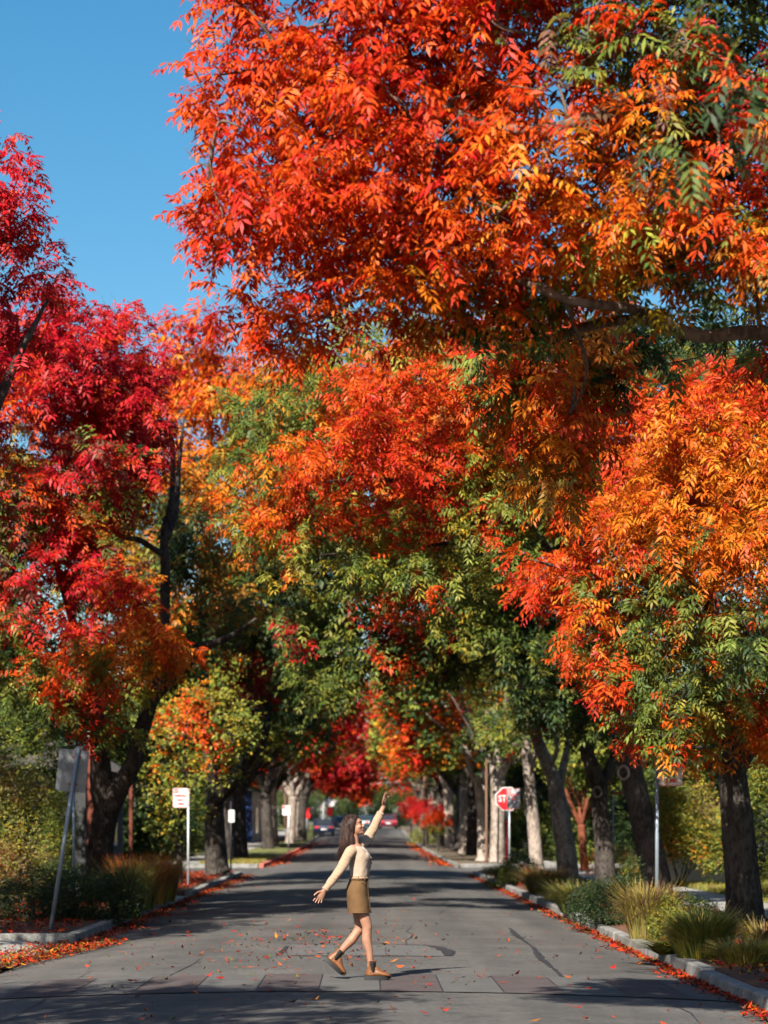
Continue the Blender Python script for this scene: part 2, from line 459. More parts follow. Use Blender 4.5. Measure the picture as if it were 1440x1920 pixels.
def strip_mark(name, pts, widths, mat, lift=.006, jit=.25, seed=0):
    rr = random.Random(seed); V = []; F = []
    pts = np.asarray(pts, float)
    fine = []
    for k in range(len(pts) - 1):
        for t in np.linspace(0, 1, 9, endpoint=False): fine.append(pts[k] * (1 - t) + pts[k + 1] * t)
    fine.append(pts[-1]); fine = np.array(fine)
    T = np.gradient(fine, axis=0); T /= np.linalg.norm(T, axis=1)[:, None]
    for k, (p, t) in enumerate(zip(fine, T)):
        w = np.interp(k / len(fine), np.linspace(0, 1, len(widths)), widths) * rr.uniform(1 - jit, 1 + jit) / 2
        o = rr.uniform(-.3, .3) * w
        for q in (p + np.array([-t[1], t[0]]) * (w + o), p - np.array([-t[1], t[0]]) * (w - o)):
            V.append(S(q[0], q[1], float(crown(q[0])) + lift))
    F = [(2 * k, 2 * k + 1, 2 * k + 3, 2 * k + 2) for k in range(len(fine) - 1)]
    MB().add(V, F).build(name, M[mat], road)
def uv(px, py):                  # road point seen at (px, py) -> (u, v)
    v = F_PX * (CAM_H + .03) / (py - HY)
    return ((px - HX) / F_PX * v - xc(v), v)
strip_mark('crack_filler', [uv(955, 1738), uv(968, 1752), uv(1000, 1775), uv(1012, 1795), uv(1038, 1815), uv(1062, 1838)], [.02, .10, .03, .09, .04, .02], 'tar', seed=1, jit=.75)
pa = [uv(545, 1796), uv(835, 1797), uv(800, 1777), uv(540, 1776)]
decal('patch', pa, 'patch', road, .0045, 8)
strip_mark('patch_seam', [uv(535, 1797), uv(640, 1799), uv(740, 1798), uv(822, 1797)], [.03, .05, .03], 'tar', seed=2)
strip_mark('patch_seam', [uv(840, 1796), uv(842, 1788), uv(825, 1780), uv(795, 1776), uv(745, 1775)], [.10, .16, .05, .02], 'tar', seed=3)
strip_mark('patch_seam', [uv(522, 1795), uv(540, 1778)], [.07, .05], 'tar', seed=4)
strip_mark('crack_filler', [uv(300, 1722), uv(420, 1713), uv(500, 1709)], [.015, .03, .015], 'tar', seed=5)
strip_mark('crack_filler', [uv(700, 1660), uv(760, 1655), uv(850, 1652)], [.03, .08, .02], 'tar', seed=6)

rc = random.Random(12)
for k in range(26):              # hairline cracks, most along the lanes, some across
    u0, v0 = rc.uniform(-3.3, 3.3), rc.uniform(18.5, 62); along = rc.random() < .45
    pts = [(u0, v0)]
    for j in range(rc.randint(3, 6)):
        u0 += rc.uniform(-.12, .12) if along else rc.uniform(.15, .5); v0 += rc.uniform(.5, 1.4) if along else rc.uniform(-.25, .25)
        if abs(u0) > 3.6: break
        pts.append((u0, v0))
    if len(pts) > 1: strip_mark('hairline_crack', pts, [.006, .016, .010, .005], 'tar', .005, .8, 100 + k)

# ------------------------------------------------------------------ leaves
PAL = {  # leaf colours (linear): name -> list of (r, g, b)
    'C': [(.46, .006, .016), (.56, .012, .02), (.38, .006, .018), (.62, .03, .03)],          # crimson
    'R': [(.58, .024, .008), (.64, .042, .008), (.52, .016, .010), (.66, .07, .010)],           # scarlet
    'O': [(.66, .058, .006), (.70, .085, .008), (.60, .042, .006), (.72, .125, .010)],          # orange red
    'A': [(.72, .165, .010), (.74, .21, .012), (.68, .12, .008), (.76, .27, .022)],            # amber
    'Y': [(.44, .31, .030), (.36, .30, .034), (.48, .29, .025), (.30, .29, .04)],              # yellow olive
    'G': [(.13, .165, .028), (.18, .20, .032), (.09, .135, .026), (.27, .235, .036)],            # green
    'D': [(.035, .065, .022), (.05, .08, .026), (.03, .05, .02), (.075, .095, .03)],         # dark green
    'M': [(.16, .05, .035), (.22, .07, .05), (.13, .07, .04), (.24, .12, .06)],              # withered red brown, also haze put into a far crown
    'B': [(.40, .17, .02), (.34, .12, .016), (.44, .22, .03), (.20, .15, .03)],              # bronze
    'K': [(.016, .032, .012), (.024, .042, .015), (.014, .024, .010), (.035, .055, .02)],       # near black green, shade put into the leaf colour
    'L': [(.24, .27, .05), (.30, .31, .06), (.36, .32, .06), (.2, .24, .05)],                # light yellow green
    'T': [(.33, .25, .10), (.28, .22, .08), (.38, .28, .12), (.24, .20, .07)],               # tan olive
}
PAL = {k: [tuple(x * .82 for x in c) for c in v] for k, v in PAL.items()}
MIX = {'C': 'CCCCR', 'R': 'RRROO', 'O': 'OOOOOR', 'A': 'AAAAO', 'Y': 'YYLGG', 'G': 'GGGLD', 'D': 'DDDG', 'K': 'KKKD', 'M': 'MMRG', 'B': 'BBAG', 'L': 'LLYG', 'T': 'TTYM'}
def pick_cols(rg, keys):
    out = np.empty((len(keys), 3))
    for i, k in enumerate(keys):
        m = MIX[k]; c = PAL[m[int(rg.integers(len(m)))]]
        out[i] = c[int(rg.integers(len(c)))]
    return out

FACE_SUN = np.array([-math.sin(SUN_AZ) * .78, -math.cos(SUN_AZ) * .78, .62])
def nrm(a):
    return a / (np.linalg.norm(a, axis=-1, keepdims=True) + 1e-9)

def pinnate(rg, Pn, D, L, col, pairs=5, width=.30, droop=.45, term=True, spread=.35, shape=.46, face=.9):
    """compound leaves: pairs of lance-shaped leaflets along a sagging stalk, each leaflet one face"""
    n = len(Pn); L = np.asarray(L).reshape(n, 1) * np.ones((n, 1))
    Z = np.array([0, 0, 1.0])
    upv = nrm(Z + face * FACE_SUN + rg.normal(0, .45, (n, 3)))          # blades turn towards the light
    Sd = nrm(np.cross(D, upv)); N = np.cross(Sd, D)
    ts = np.linspace(.22, .95, pairs); V = []; cs = []
    items = [(t, s) for t in ts for s in (-1, 1)] + ([(1.0, 0)] if term else [])
    for t, s in items:
        base = Pn + D * L * t - Z * L * (.25 * t * t)
        d = (Sd * s * .9 + D * (spread if s else 1.0)) - Z * (droop + rg.normal(0, .15, (n, 1))) + rg.normal(0, .13, (n, 3))
        d = nrm(d)
        ll = L * (.47 - .12 * abs(t - .5)) * rg.uniform(.82, 1.15, (n, 1)) * (.85 if s == 0 else 1)
        w = ll * width * .5
        nl = nrm(N + .5 * upv + rg.normal(0, .32, (n, 3)))
        wd = nrm(np.cross(d, nl))
        fold = np.cross(wd, d) * w * .35
        mid = base + d * ll * shape
        tip = base + d * ll - Z * ll * .12
        V.append(np.stack([base, mid + wd * w + fold, tip, mid - wd * w + fold], 1))
        tipc = np.clip(col * rg.normal(1, .10, (n, 1)), 0, .9); bs = tipc * np.array([.86, 1.12, 1.0]); old = (rg.random((n, 1)) < .035); tipc = np.where(old, tipc * .3 + np.array([.05, .028, .014]), tipc)   # greener by the stalk, a few withered
        cs.append(np.stack([bs, tipc, tipc, tipc], 1))
    V = np.concatenate(V, 0); cs = np.concatenate(cs, 0)
    return V.reshape(-1, 3), cs.reshape(-1, 3)

def leaf_object(name, V, c, mat, parent, ws=True):
    F = np.arange(len(V)).reshape(-1, 4)
    o = link(name, mesh_np(name, V, F, False, c), M[mat], parent, ws)
    return o

def sprigs(rg, C, rad, per, squash=.72, shell=.5):
    """twig tips inside clumps: positions and outward axes"""
    k = np.maximum(1, (per * (rad / .5) ** 2).astype(int))
    idx = np.repeat(np.arange(len(C)), k)
    d = nrm(rg.normal(0, 1, (len(idx), 3)))
    r = rad[idx][:, None] * rg.uniform(0, 1, (len(idx), 1)) ** shell
    Pn = C[idx] + d * r * np.array([1, 1, squash])
    ax = nrm(d + np.array([0, 0, .25]) + rg.normal(0, .45, d.shape))
    return Pn, ax, idx

def leaves_on(rg, Pn, ax, m):
    n = len(Pn)
    idx = np.repeat(np.arange(n), m)
    q = nrm(rg.normal(0, 1, (len(idx), 3)))
    a = ax[idx]
    perp = nrm(q - a * np.sum(q * a, 1, keepdims=True))
    D = nrm(a * rg.uniform(.15, .8, (len(idx), 1)) + perp - np.array([0, 0, 1.0]) * rg.uniform(.05, .5, (len(idx), 1)))
    return Pn[idx] + a * rg.uniform(-.06, .06, (len(idx), 1)), D, idx

def in_poly(pts, poly):
    x, y = pts[:, 0], pts[:, 1]; inside = np.zeros(len(pts), bool); n = len(poly)
    for i in range(n):
        x0, y0 = poly[i]; x1, y1 = poly[(i + 1) % n]
        c = ((y0 > y) != (y1 > y)) & (x < (x1 - x0) * (y - y0) / (y1 - y0 + 1e-12) + x0)
        inside ^= c
    return inside
def edge_dist(pts, poly):
    d = np.full(len(pts), 1e9)
    for i in range(len(poly)):
        a, b = np.array(poly[i]), np.array(poly[(i + 1) % len(poly)])
        ab = b - a; t = np.clip(((pts - a) @ ab) / (ab @ ab + 1e-12), 0, 1)
        d = np.minimum(d, np.linalg.norm(pts - (a + t[:, None] * ab), axis=1))
    return d

def crown_clumps(rg, poly_px, Yc, T, rmin, rmax, layers):
    """clump centres through a crown: outline at the crown's middle distance, rounded off in depth"""
    poly = [tuple(P(x, y, Yc)[[0, 2]]) for x, y in poly_px]
    A = np.array(poly); lo, hi = A.min(0), A.max(0)
    area = .5 * abs(np.dot(A[:, 0], np.roll(A[:, 1], 1)) - np.dot(A[:, 1], np.roll(A[:, 0], 1)))
    rm = (rmin + rmax) / 2
    N = int(area / (2.2 * rm * rm) * layers)
    out = []
    while len(out) < N:
        q = rg.uniform(lo, hi, (N * 3, 2)); q = q[in_poly(q, poly)]
        d = edge_dist(q, poly); q, d = q[d > rmin * .55], d[d > rmin * .55]
        out += [(a[0], a[1], k) for a, k in zip(q, d)]
    out = np.array(out[:N])
    dep = T * np.minimum(1, np.sqrt(out[:, 2] / 1.9))
    Y = Yc + rg.uniform(-1, 1, N) * dep
    rad = np.minimum(rg.uniform(rmin, rmax, N), out[:, 2] + .12)
    return np.stack([out[:, 0], Y, out[:, 1]], 1), rad

def seed_keys(rg, Pn, seeds, Yc, jit):
    s = np.array([P(x, y, Yc)[[0, 2]] for x, y, k in seeds]); keys = [k for x, y, k in seeds]
    q = Pn[:, [0, 2]] + rg.normal(0, jit, (len(Pn), 2))
    d = ((q[:, None, :] - s[None]) ** 2).sum(2)
    return [keys[i] for i in d.argmin(1)]

def twigs(mb, rg, nodes, C, rad, frac=1.0, r0=.018, lmax=2.2):
    """thin branches from the limbs out to the clumps, each growing from the nearest wood there is"""
    nodes = np.asarray(nodes)
    d0 = np.array([np.linalg.norm(nodes - c, axis=1).min() for c in C])
    pool = nodes.copy()
    for i in np.argsort(d0):
        c, r = C[i], rad[i]
        d = np.linalg.norm(pool - c, axis=1); a = pool[d.argmin()]; L = d.min()
        if rg.random() > frac or L < .08 or L > lmax: continue
        pool = np.vstack([pool, c[None]])
        mid = (a + c) / 2 + rg.normal(0, .13 * L, 3) + np.array([0, 0, .06 * L])
        rb = r0 * (.45 + .45 * min(1, max(0, 1.6 - d0[i])))
        mb.tube([a, mid, c], [rb, rb * .7, rb * .4], 5, 4, cap=False)
        for _ in range(2):
            e = c + nrm(rg.normal(0, 1, 3)) * r * .9
            mb.tube([c, (c + e) / 2 + rg.normal(0, .05, 3), e], [rb * .4, rb * .28, rb * .12], 4, 2, cap=False)

def resample(pts, n=8):
    pts = np.asarray(pts, float); t = np.linspace(0, len(pts) - 1, n * (len(pts) - 1) + 1)
    return np.stack([np.interp(t, np.arange(len(pts)), pts[:, k]) for k in range(3)], 1)

def hero_tree(seed, label, base, wood, crowns, bark='bark_dark', twig_frac=.6, flare=1.5, name='street_tree', cat='tree', group='street trees'):
    """wood: list of (points, radii); crowns: dicts of outline, depth, colour patches and leaf size"""
    rg = np.random.default_rng(seed)
    t = empty(name, base, label, cat, group)
    mb = MB(); nodes = []
    for k, (pts, rad) in enumerate(wood):
        pts = np.asarray(pts, float); rad = np.asarray(rad, float)
        if k == 0 and flare:
            b = pts[0]; pts = np.vstack([[b - np.array([0, 0, .12])], [b + (pts[1] - b) * .04], [b + (pts[1] - b) * .15], pts[1:]])
            rad = np.concatenate([[rad[0] * flare * 1.1, rad[0] * (flare * .5 + .6), rad[0] * 1.04], rad[1:]])
        mb.tube(pts, rad, 18 if rad[0] > .12 else 9, 7, .035 if rad[0] > .1 else .06, rg)
        nodes.append(resample(pts)[6:] if k == 0 else resample(pts))
    nodes = np.vstack(nodes)
    Vs, cs = [], []
    for c in crowns:
        C, rad = crown_clumps(rg, c['poly'], c['Y'], c['T'], c.get('r', (.35, .6))[0], c.get('r', (.35, .6))[1], c.get('layers', 3))
        twigs(mb, rg, nodes, C, rad, c.get('twig', twig_frac))
        Pn, ax, _ = sprigs(rg, C, rad, c.get('per', 9))
        keys = seed_keys(rg, Pn, c['seeds'], c['Y'], c.get('jit', .22))
        LP, LD, idx = leaves_on(rg, Pn, ax, c.get('m', 6))
        kk = [keys[i] for i in idx]
        col = pick_cols(rg, kk)
        L = c['L'] * rg.uniform(.58, 1.3, len(LP))
        V, cc = pinnate(rg, LP, LD, L, col, c.get('pairs', 5), c.get('w', .31), c.get('droop', .45), spread=c.get('spread', .35), shape=c.get('shape', .46))
        Vs.append(V); cs.append(cc)
    mb.build('trunk', M[bark], t, True)
    if Vs: leaf_object('crown', np.vstack(Vs), np.vstack(cs), 'leaf', t)
    return t
TREE_STATS = []

# ------------------------------------------------------------------ the large trees near by
V3 = lambda *a: np.array(a, float)
# A: the big scarlet and orange crown that hangs over the street from the right; its trunk stands just outside the frame
YA = 15.5
fork = V3(4.7, 15.4, 3.7)
wA = [([V3(5.1, 15.5, VERGE), V3(5.0, 15.5, 1.8), fork, V3(4.5, 15.3, 5.2), V3(4.2, 15.1, 7.5), V3(3.6, 15.2, 9.6)], [.26, .22, .19, .13, .09, .04]),
      ([fork, P(1560, 700, 15.6), P(1440, 625, 15.6), P(1310, 630, 15.6), P(1200, 583, 15.3), P(1060, 560, 15.0), P(930, 500, 15.2), P(800, 420, 15.4), P(600, 330, 15.5)], [.11, .06, .048, .044, .036, .028, .02, .015, .010]),
      ([P(1300, 630, 15.6), P(1200, 600, 16.0), P(1090, 615, 16.2), P(980, 655, 16.6), P(900, 625, 16.9), P(780, 555, 17.1), P(650, 560, 17.2)], [.04, .038, .035, .034, .028, .02, .01]),
      ([V3(4.5, 15.3, 5.2), P(1500, 320, 15.3), P(1250, 180, 14.8), P(1040, 240, 14.6), P(900, 230, 14.8), P(760, 150, 15), P(680, 40, 15)], [.08, .06, .045, .035, .028, .02, .01]),
      ([P(900, 230, 14.8), P(780, 300, 15.2), P(640, 270, 15.4), P(500, 330, 15.5)], [.024, .02, .015, .008]),
      ([P(1060, 560, 15.0), P(1100, 700, 18), P(1060, 800, 20.5), P(1050, 880, 21.5)], [.016, .013, .010, .005]),
      ([V3(4.2, 15.1, 7.5), P(1400, -300, 15.3), P(1000, -500, 15.5), P(700, -600, 15.5), P(450, -500, 15.6)], [.07, .055, .04, .03, .012]),
      ([V3(4.2, 15.1, 7.5), P(1500, -700, 15.3), P(1200, -1000, 15.2)], [.06, .04, .02])]
cA = [dict(poly=[(395, -120), (365, 20), (352, 150), (338, 200), (338, 290), (318, 380), (350, 440), (410, 520), (412, 600), (470, 650), (560, 715), (640, 680), (700, 650), (770, 620), (860, 640), (960, 640), (1060, 610), (1250, 600), (1440, 570), (1750, 520), (1850, 200), (1800, -120)],
           Y=YA, T=1.7, L=.172, r=(.24, .44), layers=6.8, per=15, m=6, pairs=4, jit=.19, droop=.55, twig=.5,
           seeds=[(400, 60, 'O'), (480, 180, 'R'), (400, 260, 'O'), (380, 380, 'R'), (450, 480, 'O'), (560, 60, 'R'), (620, 160, 'O'), (560, 300, 'O'), (640, 400, 'R'), (560, 520, 'R'), (480, 600, 'O'), (620, 600, 'O'),
                  (560, 680, 'O'), (700, 60, 'R'), (760, 150, 'R'), (740, 280, 'R'), (760, 400, 'O'), (720, 520, 'O'), (760, 600, 'A'), (860, 80, 'R'), (880, 180, 'O'), (860, 320, 'O'), (880, 460, 'O'), (860, 560, 'A'), (830, 610, 'G'),
                  (980, 40, 'R'), (1000, 150, 'M'), (1000, 250, 'O'), (1000, 360, 'A'), (1000, 470, 'O'), (960, 560, 'A'), (930, 620, 'D'), (1100, 60, 'R'), (1100, 160, 'G'), (1120, 260, 'O'), (1110, 360, 'A'), (1100, 470, 'A'),  # dark green seeds along the lower edge put shadows into the colour
                  (1080, 550, 'Y'), (1020, 600, 'D'), (1210, 60, 'M'), (1220, 180, 'G'), (1220, 290, 'M'), (1200, 390, 'A'), (1180, 480, 'A'), (1180, 560, 'Y'), (1300, 60, 'D'), (1330, 180, 'R'), (1310, 280, 'D'), (1300, 370, 'O'), (1270, 450, 'O'),
                  (1280, 540, 'D'), (1400, 60, 'D'), (1410, 200, 'C'), (1400, 300, 'G'), (1390, 390, 'O'), (1400, 470, 'A'), (1400, 550, 'B'), (1600, 300, 'O'), (1700, 100, 'R'), (1600, -50, 'O')]),
      dict(poly=[(380, -130), (330, -500), (500, -1000), (900, -1400), (1400, -1450), (1800, -1000), (1850, -130)], Y=YA, T=2.6, L=.40, r=(.5, .8), layers=3.0, per=8, m=5, pairs=3, jit=.3, twig=.4,  # unseen upper crown, made tall and dense to shade the branch below
           seeds=[(600, -300, 'O'), (1000, -300, 'R'), (1400, -300, 'O'), (800, -900, 'O'), (1300, -1000, 'R')]),
      dict(poly=[(940, 60), (1080, 20), (1300, 0), (1460, 60), (1460, 330), (1330, 330), (1200, 260), (1080, 300), (980, 180)], Y=11.6, T=.9, L=.2, r=(.2, .32), layers=.65, per=7, m=5, pairs=5, jit=.1, twig=.8,
           seeds=[(1000, 90, 'M'), (1040, 180, 'M'), (1130, 100, 'G'), (1180, 220, 'D'), (1260, 130, 'M'), (1330, 240, 'D'), (1420, 120, 'D'), (1430, 260, 'M')]),
      dict(poly=[(790, 640), (900, 600), (1100, 600), (1300, 600), (1440, 570), (1600, 600), (1600, 760), (1440, 740), (1300, 690), (1170, 760), (1130, 880), (1090, 965), (1040, 975), (960, 900), (930, 820), (880, 740)],
           Y=20.5, T=1.3, L=.20, r=(.26, .44), layers=4.5, per=9, m=6, pairs=5, jit=.16, droop=.6, twig=.8,
           seeds=[(850, 660, 'D'), (940, 680, 'O'), (900, 730, 'G'), (960, 800, 'A'), (1040, 700, 'A'), (1040, 820, 'A'), (1060, 920, 'B'), (1130, 700, 'B'), (1120, 800, 'O'), (1200, 680, 'D'), (1280, 650, 'D'), (1360, 660, 'G'), (1400, 700, 'R'), (1500, 680, 'O')])]
hero_tree(11, 'huge scarlet and orange tree arching over the street, trunk out of view', (5.1, 15.5, VERGE), wA, cA, 'bark_mid')

# C: orange and green crown low over the right kerb
b1 = P(1397, 1735, 36.0)
b1[2] = VERGE
wC = [([b1, P(1392, 1640, 36), P(1382, 1540, 36), P(1372, 1440, 36), P(1350, 1300, 35.5), P(1330, 1100, 35), P(1330, 900, 34.5)], [.30, .265, .25, .22, .15, .10, .04]),
      ([P(1374, 1450, 36), P(1430, 1350, 36), P(1520, 1150, 36), P(1600, 900, 36)], [.17, .13, .09, .04]),
      ([P(1350, 1300, 35.5), P(1250, 1180, 34.5), P(1120, 1090, 33.5), P(1000, 1050, 33)], [.09, .07, .045, .012]),
      ([P(1365, 1400, 36), P(1300, 1330, 34), P(1220, 1310, 32.5), P(1130, 1330, 31.5)], [.06, .045, .03, .008]),
      ([P(1340, 1150, 35.2), P(1220, 1000, 33.5), P(1120, 930, 33)], [.07, .045, .012]),
      ([P(1372, 1440, 36), P(1410, 1380, 33.5), P(1330, 1400, 31.8), P(1260, 1400, 31.2)], [.06, .045, .03, .01])]
cC = [dict(poly=[(925, 1050), (960, 1000), (1040, 950), (1110, 890), (1130, 810), (1280, 690), (1440, 640), (1680, 640), (1750, 900), (1700, 1300), (1540, 1440), (1440, 1440), (1370, 1420), (1280, 1430), (1245, 1455), (1200, 1390), (1120, 1340), (1085, 1290), (1060, 1215), (1000, 1160), (935, 1090)],
           Y=32.5, T=3.0, L=.245, r=(.34, .62), layers=4.6, per=11, m=6, pairs=4, jit=.29, droop=.5, w=.29, twig=.3,
           seeds=[(960, 1050, 'O'), (1040, 1000, 'O'), (1050, 1080, 'R'), (1010, 1130, 'R'), (1080, 1170, 'A'), (1080, 1230, 'O'), (1140, 1000, 'A'), (1140, 1080, 'O'), (1150, 920, 'A'), (1180, 830, 'O'), (1240, 760, 'O'), (1300, 720, 'R'), (1400, 690, 'R'),
                  (1240, 880, 'A'), (1250, 960, 'A'), (1240, 1030, 'A'), (1340, 820, 'A'), (1340, 920, 'A'), (1340, 1020, 'A'), (1420, 900, 'A'), (1420, 1050, 'A'), (1150, 1120, 'G'), (1190, 1180, 'G'), (1140, 1240, 'G'), (1230, 1110, 'G'), (1240, 1170, 'A'), (1300, 1100, 'A'),
                  (1290, 1190, 'G'), (1300, 1130, 'O'), (1380, 1110, 'A'), (1400, 1170, 'D'), (1240, 1260, 'G'), (1290, 1290, 'G'), (1200, 1310, 'G'), (1140, 1300, 'R'), (1330, 1250, 'D'), (1250, 1350, 'G'), (1330, 1330, 'G'), (1320, 1380, 'A'), (1360, 1360, 'A'), (1420, 1320, 'O'), (1420, 1400, 'A'), (1390, 1260, 'G'),
                  (1270, 1420, 'Y'), (1240, 1440, 'O'), (1600, 900, 'A'), (1600, 1200, 'O'), (1750, 1000, 'A'), (1700, 1350, 'G')])]
cC.append(dict(poly=[(1190, 1330), (1310, 1340), (1315, 1390), (1285, 1408), (1255, 1415), (1235, 1440), (1210, 1430)], Y=31.3, T=.8, L=.25, r=(.24, .36), layers=2.4, per=9, m=6, pairs=4, jit=.15, w=.29, twig=.6, seeds=[(1210, 1390, 'G'), (1250, 1400, 'G'), (1290, 1390, 'A'), (1250, 1440, 'Y'), (1225, 1430, 'O'), (1300, 1420, 'A')]))
hero_tree(12, 'tree with an amber crown green underneath, its stout trunk nearest on the right', tuple(b1), wC, cC, 'bark_dark')

# B: the crown in the middle, over the street, from the leaning trunk with the ring-shaped scar
b2 = P(1234, 1700, 45.5); b2[2] = VERGE
wB = [([b2, P(1224, 1620, 45.5), P(1206, 1540, 45.5), P(1186, 1460, 45.5), P(1168, 1380, 45.2), P(1150, 1250, 44.5), P(1110, 1080, 43.5), P(1080, 850, 42.5), P(1050, 680, 42)], [.33, .275, .245, .23, .21, .16, .12, .08, .03]),
      ([P(1140, 1200, 44.3), P(1050, 1060, 43), P(960, 965, 41.5), P(895, 932, 40.5), P(790, 905, 39.8), P(650, 900, 39.5), P(480, 920, 39.5)], [.12, .10, .075, .06, .045, .03, .012]),
      ([P(1000, 1010, 42.2), P(900, 1010, 41.5), P(760, 1030, 40.5), P(600, 1040, 40)], [.06, .045, .03, .01]),
      ([P(1110, 1080, 43.5), P(980, 850, 42), P(860, 720, 41), P(700, 700, 40.5), P(560, 720, 40)], [.08, .06, .045, .03, .012]),
      ([P(1150, 1250, 44.5), P(1250, 1050, 45.5), P(1330, 850, 46), P(1380, 680, 46)], [.10, .08, .05, .02])]
cB = [dict(poly=[(388, 930), (400, 870), (410, 760), (430, 680), (470, 650), (560, 610), (700, 590), (900, 560), (1200, 560), (1440, 600), (1480, 900), (1200, 1000), (1010, 1010), (1010, 1090), (930, 1130), (850, 1160), (770, 1185), (700, 1150), (620, 1130), (520, 1130), (440, 1060), (400, 1000)],
           Y=39.8, T=3.2, L=.255, r=(.38, .68), layers=4.3, per=9.8, m=6, pairs=4, jit=.32, droop=.45, w=.29, twig=.3,
           seeds=[(450, 680, 'A'), (520, 660, 'A'), (440, 740, 'G'), (520, 740, 'G'), (470, 800, 'G'), (560, 800, 'G'), (500, 850, 'A'), (420, 850, 'G'), (600, 690, 'Y'), (580, 740, 'G'), (650, 660, 'Y'), (720, 640, 'Y'), (800, 640, 'Y'), (430, 930, 'A'), (500, 900, 'A'), (560, 900, 'O'),
                  (470, 980, 'A'), (540, 980, 'O'), (430, 1020, 'G'), (500, 1050, 'Y'), (560, 1085, 'Y'), (560, 1020, 'Y'), (610, 860, 'O'), (640, 800, 'O'), (700, 760, 'O'), (680, 850, 'R'), (760, 820, 'R'), (720, 920, 'R'), (800, 900, 'R'), (850, 960, 'R'), (770, 980, 'R'), (640, 930, 'O'),
                  (800, 740, 'O'), (860, 660, 'R'), (880, 760, 'R'), (840, 820, 'O'), (920, 700, 'O'), (900, 870, 'Y'), (940, 920, 'Y'), (640, 1000, 'G'), (700, 1000, 'Y'), (640, 1080, 'G'), (720, 1060, 'Y'), (800, 1040, 'Y'), (880, 1020, 'Y'), (960, 990, 'G'), (960, 1060, 'G'), (880, 1090, 'G'), (800, 1110, 'G'), (745, 1140, 'O'), (690, 1110, 'G'), (620, 1110, 'G'), (850, 1130, 'G'), (520, 1100, 'G'),
                  (990, 880, 'A'), (980, 780, 'O'), (1080, 700, 'O'), (1100, 900, 'O'), (1200, 700, 'D'), (1250, 800, 'O'), (1380, 700, 'D'), (1400, 820, 'A')])]
tB = hero_tree(13, 'leaning dark trunk with ring scar, its red and olive crown over the street', tuple(b2), wB, cB, 'bark_dark')

# E: dark green tree behind it
b3 = P(1136, 1668, 55.5); b3[2] = VERGE
wE = [([b3, P(1132, 1590, 55.5), P(1124, 1500, 55.5), P(1122, 1470, 55.5), P(1098, 1400, 55.2), P(1080, 1310, 55), P(1040, 1200, 54.5), P(960, 1120, 54)], [.26, .22, .20, .20, .15, .12, .09, .04]),
      ([P(1124, 1480, 55.5), P(1144, 1440, 55.7), P(1158, 1390, 56), P(1180, 1250, 56.5)], [.15, .13, .12, .06]),
      ([P(1080, 1310, 55), P(960, 1230, 54), P(820, 1180, 53.5), P(660, 1180, 53.5)], [.09, .07, .05, .015])]
cE = [dict(poly=[(505, 1200), (530, 1120), (600, 1070), (800, 1050), (1000, 1040), (1130, 1100), (1200, 1250), (1180, 1380), (1100, 1400), (1030, 1380), (960, 1330), (880, 1280), (800, 1270), (760, 1300), (700, 1290), (650, 1390), (590, 1360), (540, 1300)],
           Y=54.5, T=4.0, L=.32, r=(.5, .85), layers=4.2, per=8, m=6, pairs=3, jit=.3, w=.34, twig=.3,
           seeds=[(560, 1150, 'G'), (620, 1180, 'G'), (560, 1240, 'G'), (640, 1260, 'G'), (600, 1320, 'G'), (690, 1230, 'G'), (745, 1180, 'R'), (750, 1210, 'O'), (545, 1195, 'C'), (800, 1220, 'D'), (840, 1180, 'Y'), (860, 1240, 'D'), (920, 1190, 'G'), (960, 1280, 'D'), (1000, 1200, 'D'), (1060, 1300, 'D'), (1100, 1220, 'D'), (1150, 1340, 'D'), (880, 1270, 'M')]),
      dict(poly=[(470, 1060), (440, 820), (500, 700), (640, 640), (800, 610), (1100, 610), (1260, 640), (1300, 900), (1200, 1100), (900, 1090), (600, 1120)],
           Y=52.5, T=2.2, L=.50, r=(.6, .95), layers=2.6, per=5, m=6, pairs=2, jit=.5, w=.62, twig=.12,
           seeds=[(500, 760, 'G'), (560, 880, 'G'), (640, 780, 'Y'), (700, 900, 'O'), (780, 720, 'A'), (850, 850, 'B'), (960, 720, 'B'), (1000, 900, 'G'), (1100, 780, 'D'), (1200, 850, 'B'), (600, 1030, 'D'), (760, 1040, 'G'), (900, 1040, 'D')])]
tE = hero_tree(14, 'tree with forked dark trunk and round pruning scar, dark green crown', tuple(b3), wE, cE, 'bark_dark')

def scar(tree, px, py, Y, r, ry):
    c = P(px, py, Y); mb = MB()
    a = np.linspace(0, 2 * math.pi, 19)
    mb.tube([c + V3(math.cos(t) * r, -.01 - .02 * math.cos(t), math.sin(t) * ry) for t in a], [r * .28] * 19, 8, 1, cap=False)
    mb.build('scar_ring', M['bark_pale'], tree, True)
    mb = MB(); mb.tube([c + V3(0, .06, 0), c + V3(0, -.012, 0)], [r * .95, r * .82], 14, 1)
    mb.build('scar_heart', M['bark_dark'], tree, True)
scar(tB, 1169, 1449, 45.05, .10, .125)
scar(tE, 1120, 1485, 55.25, .095, .12)

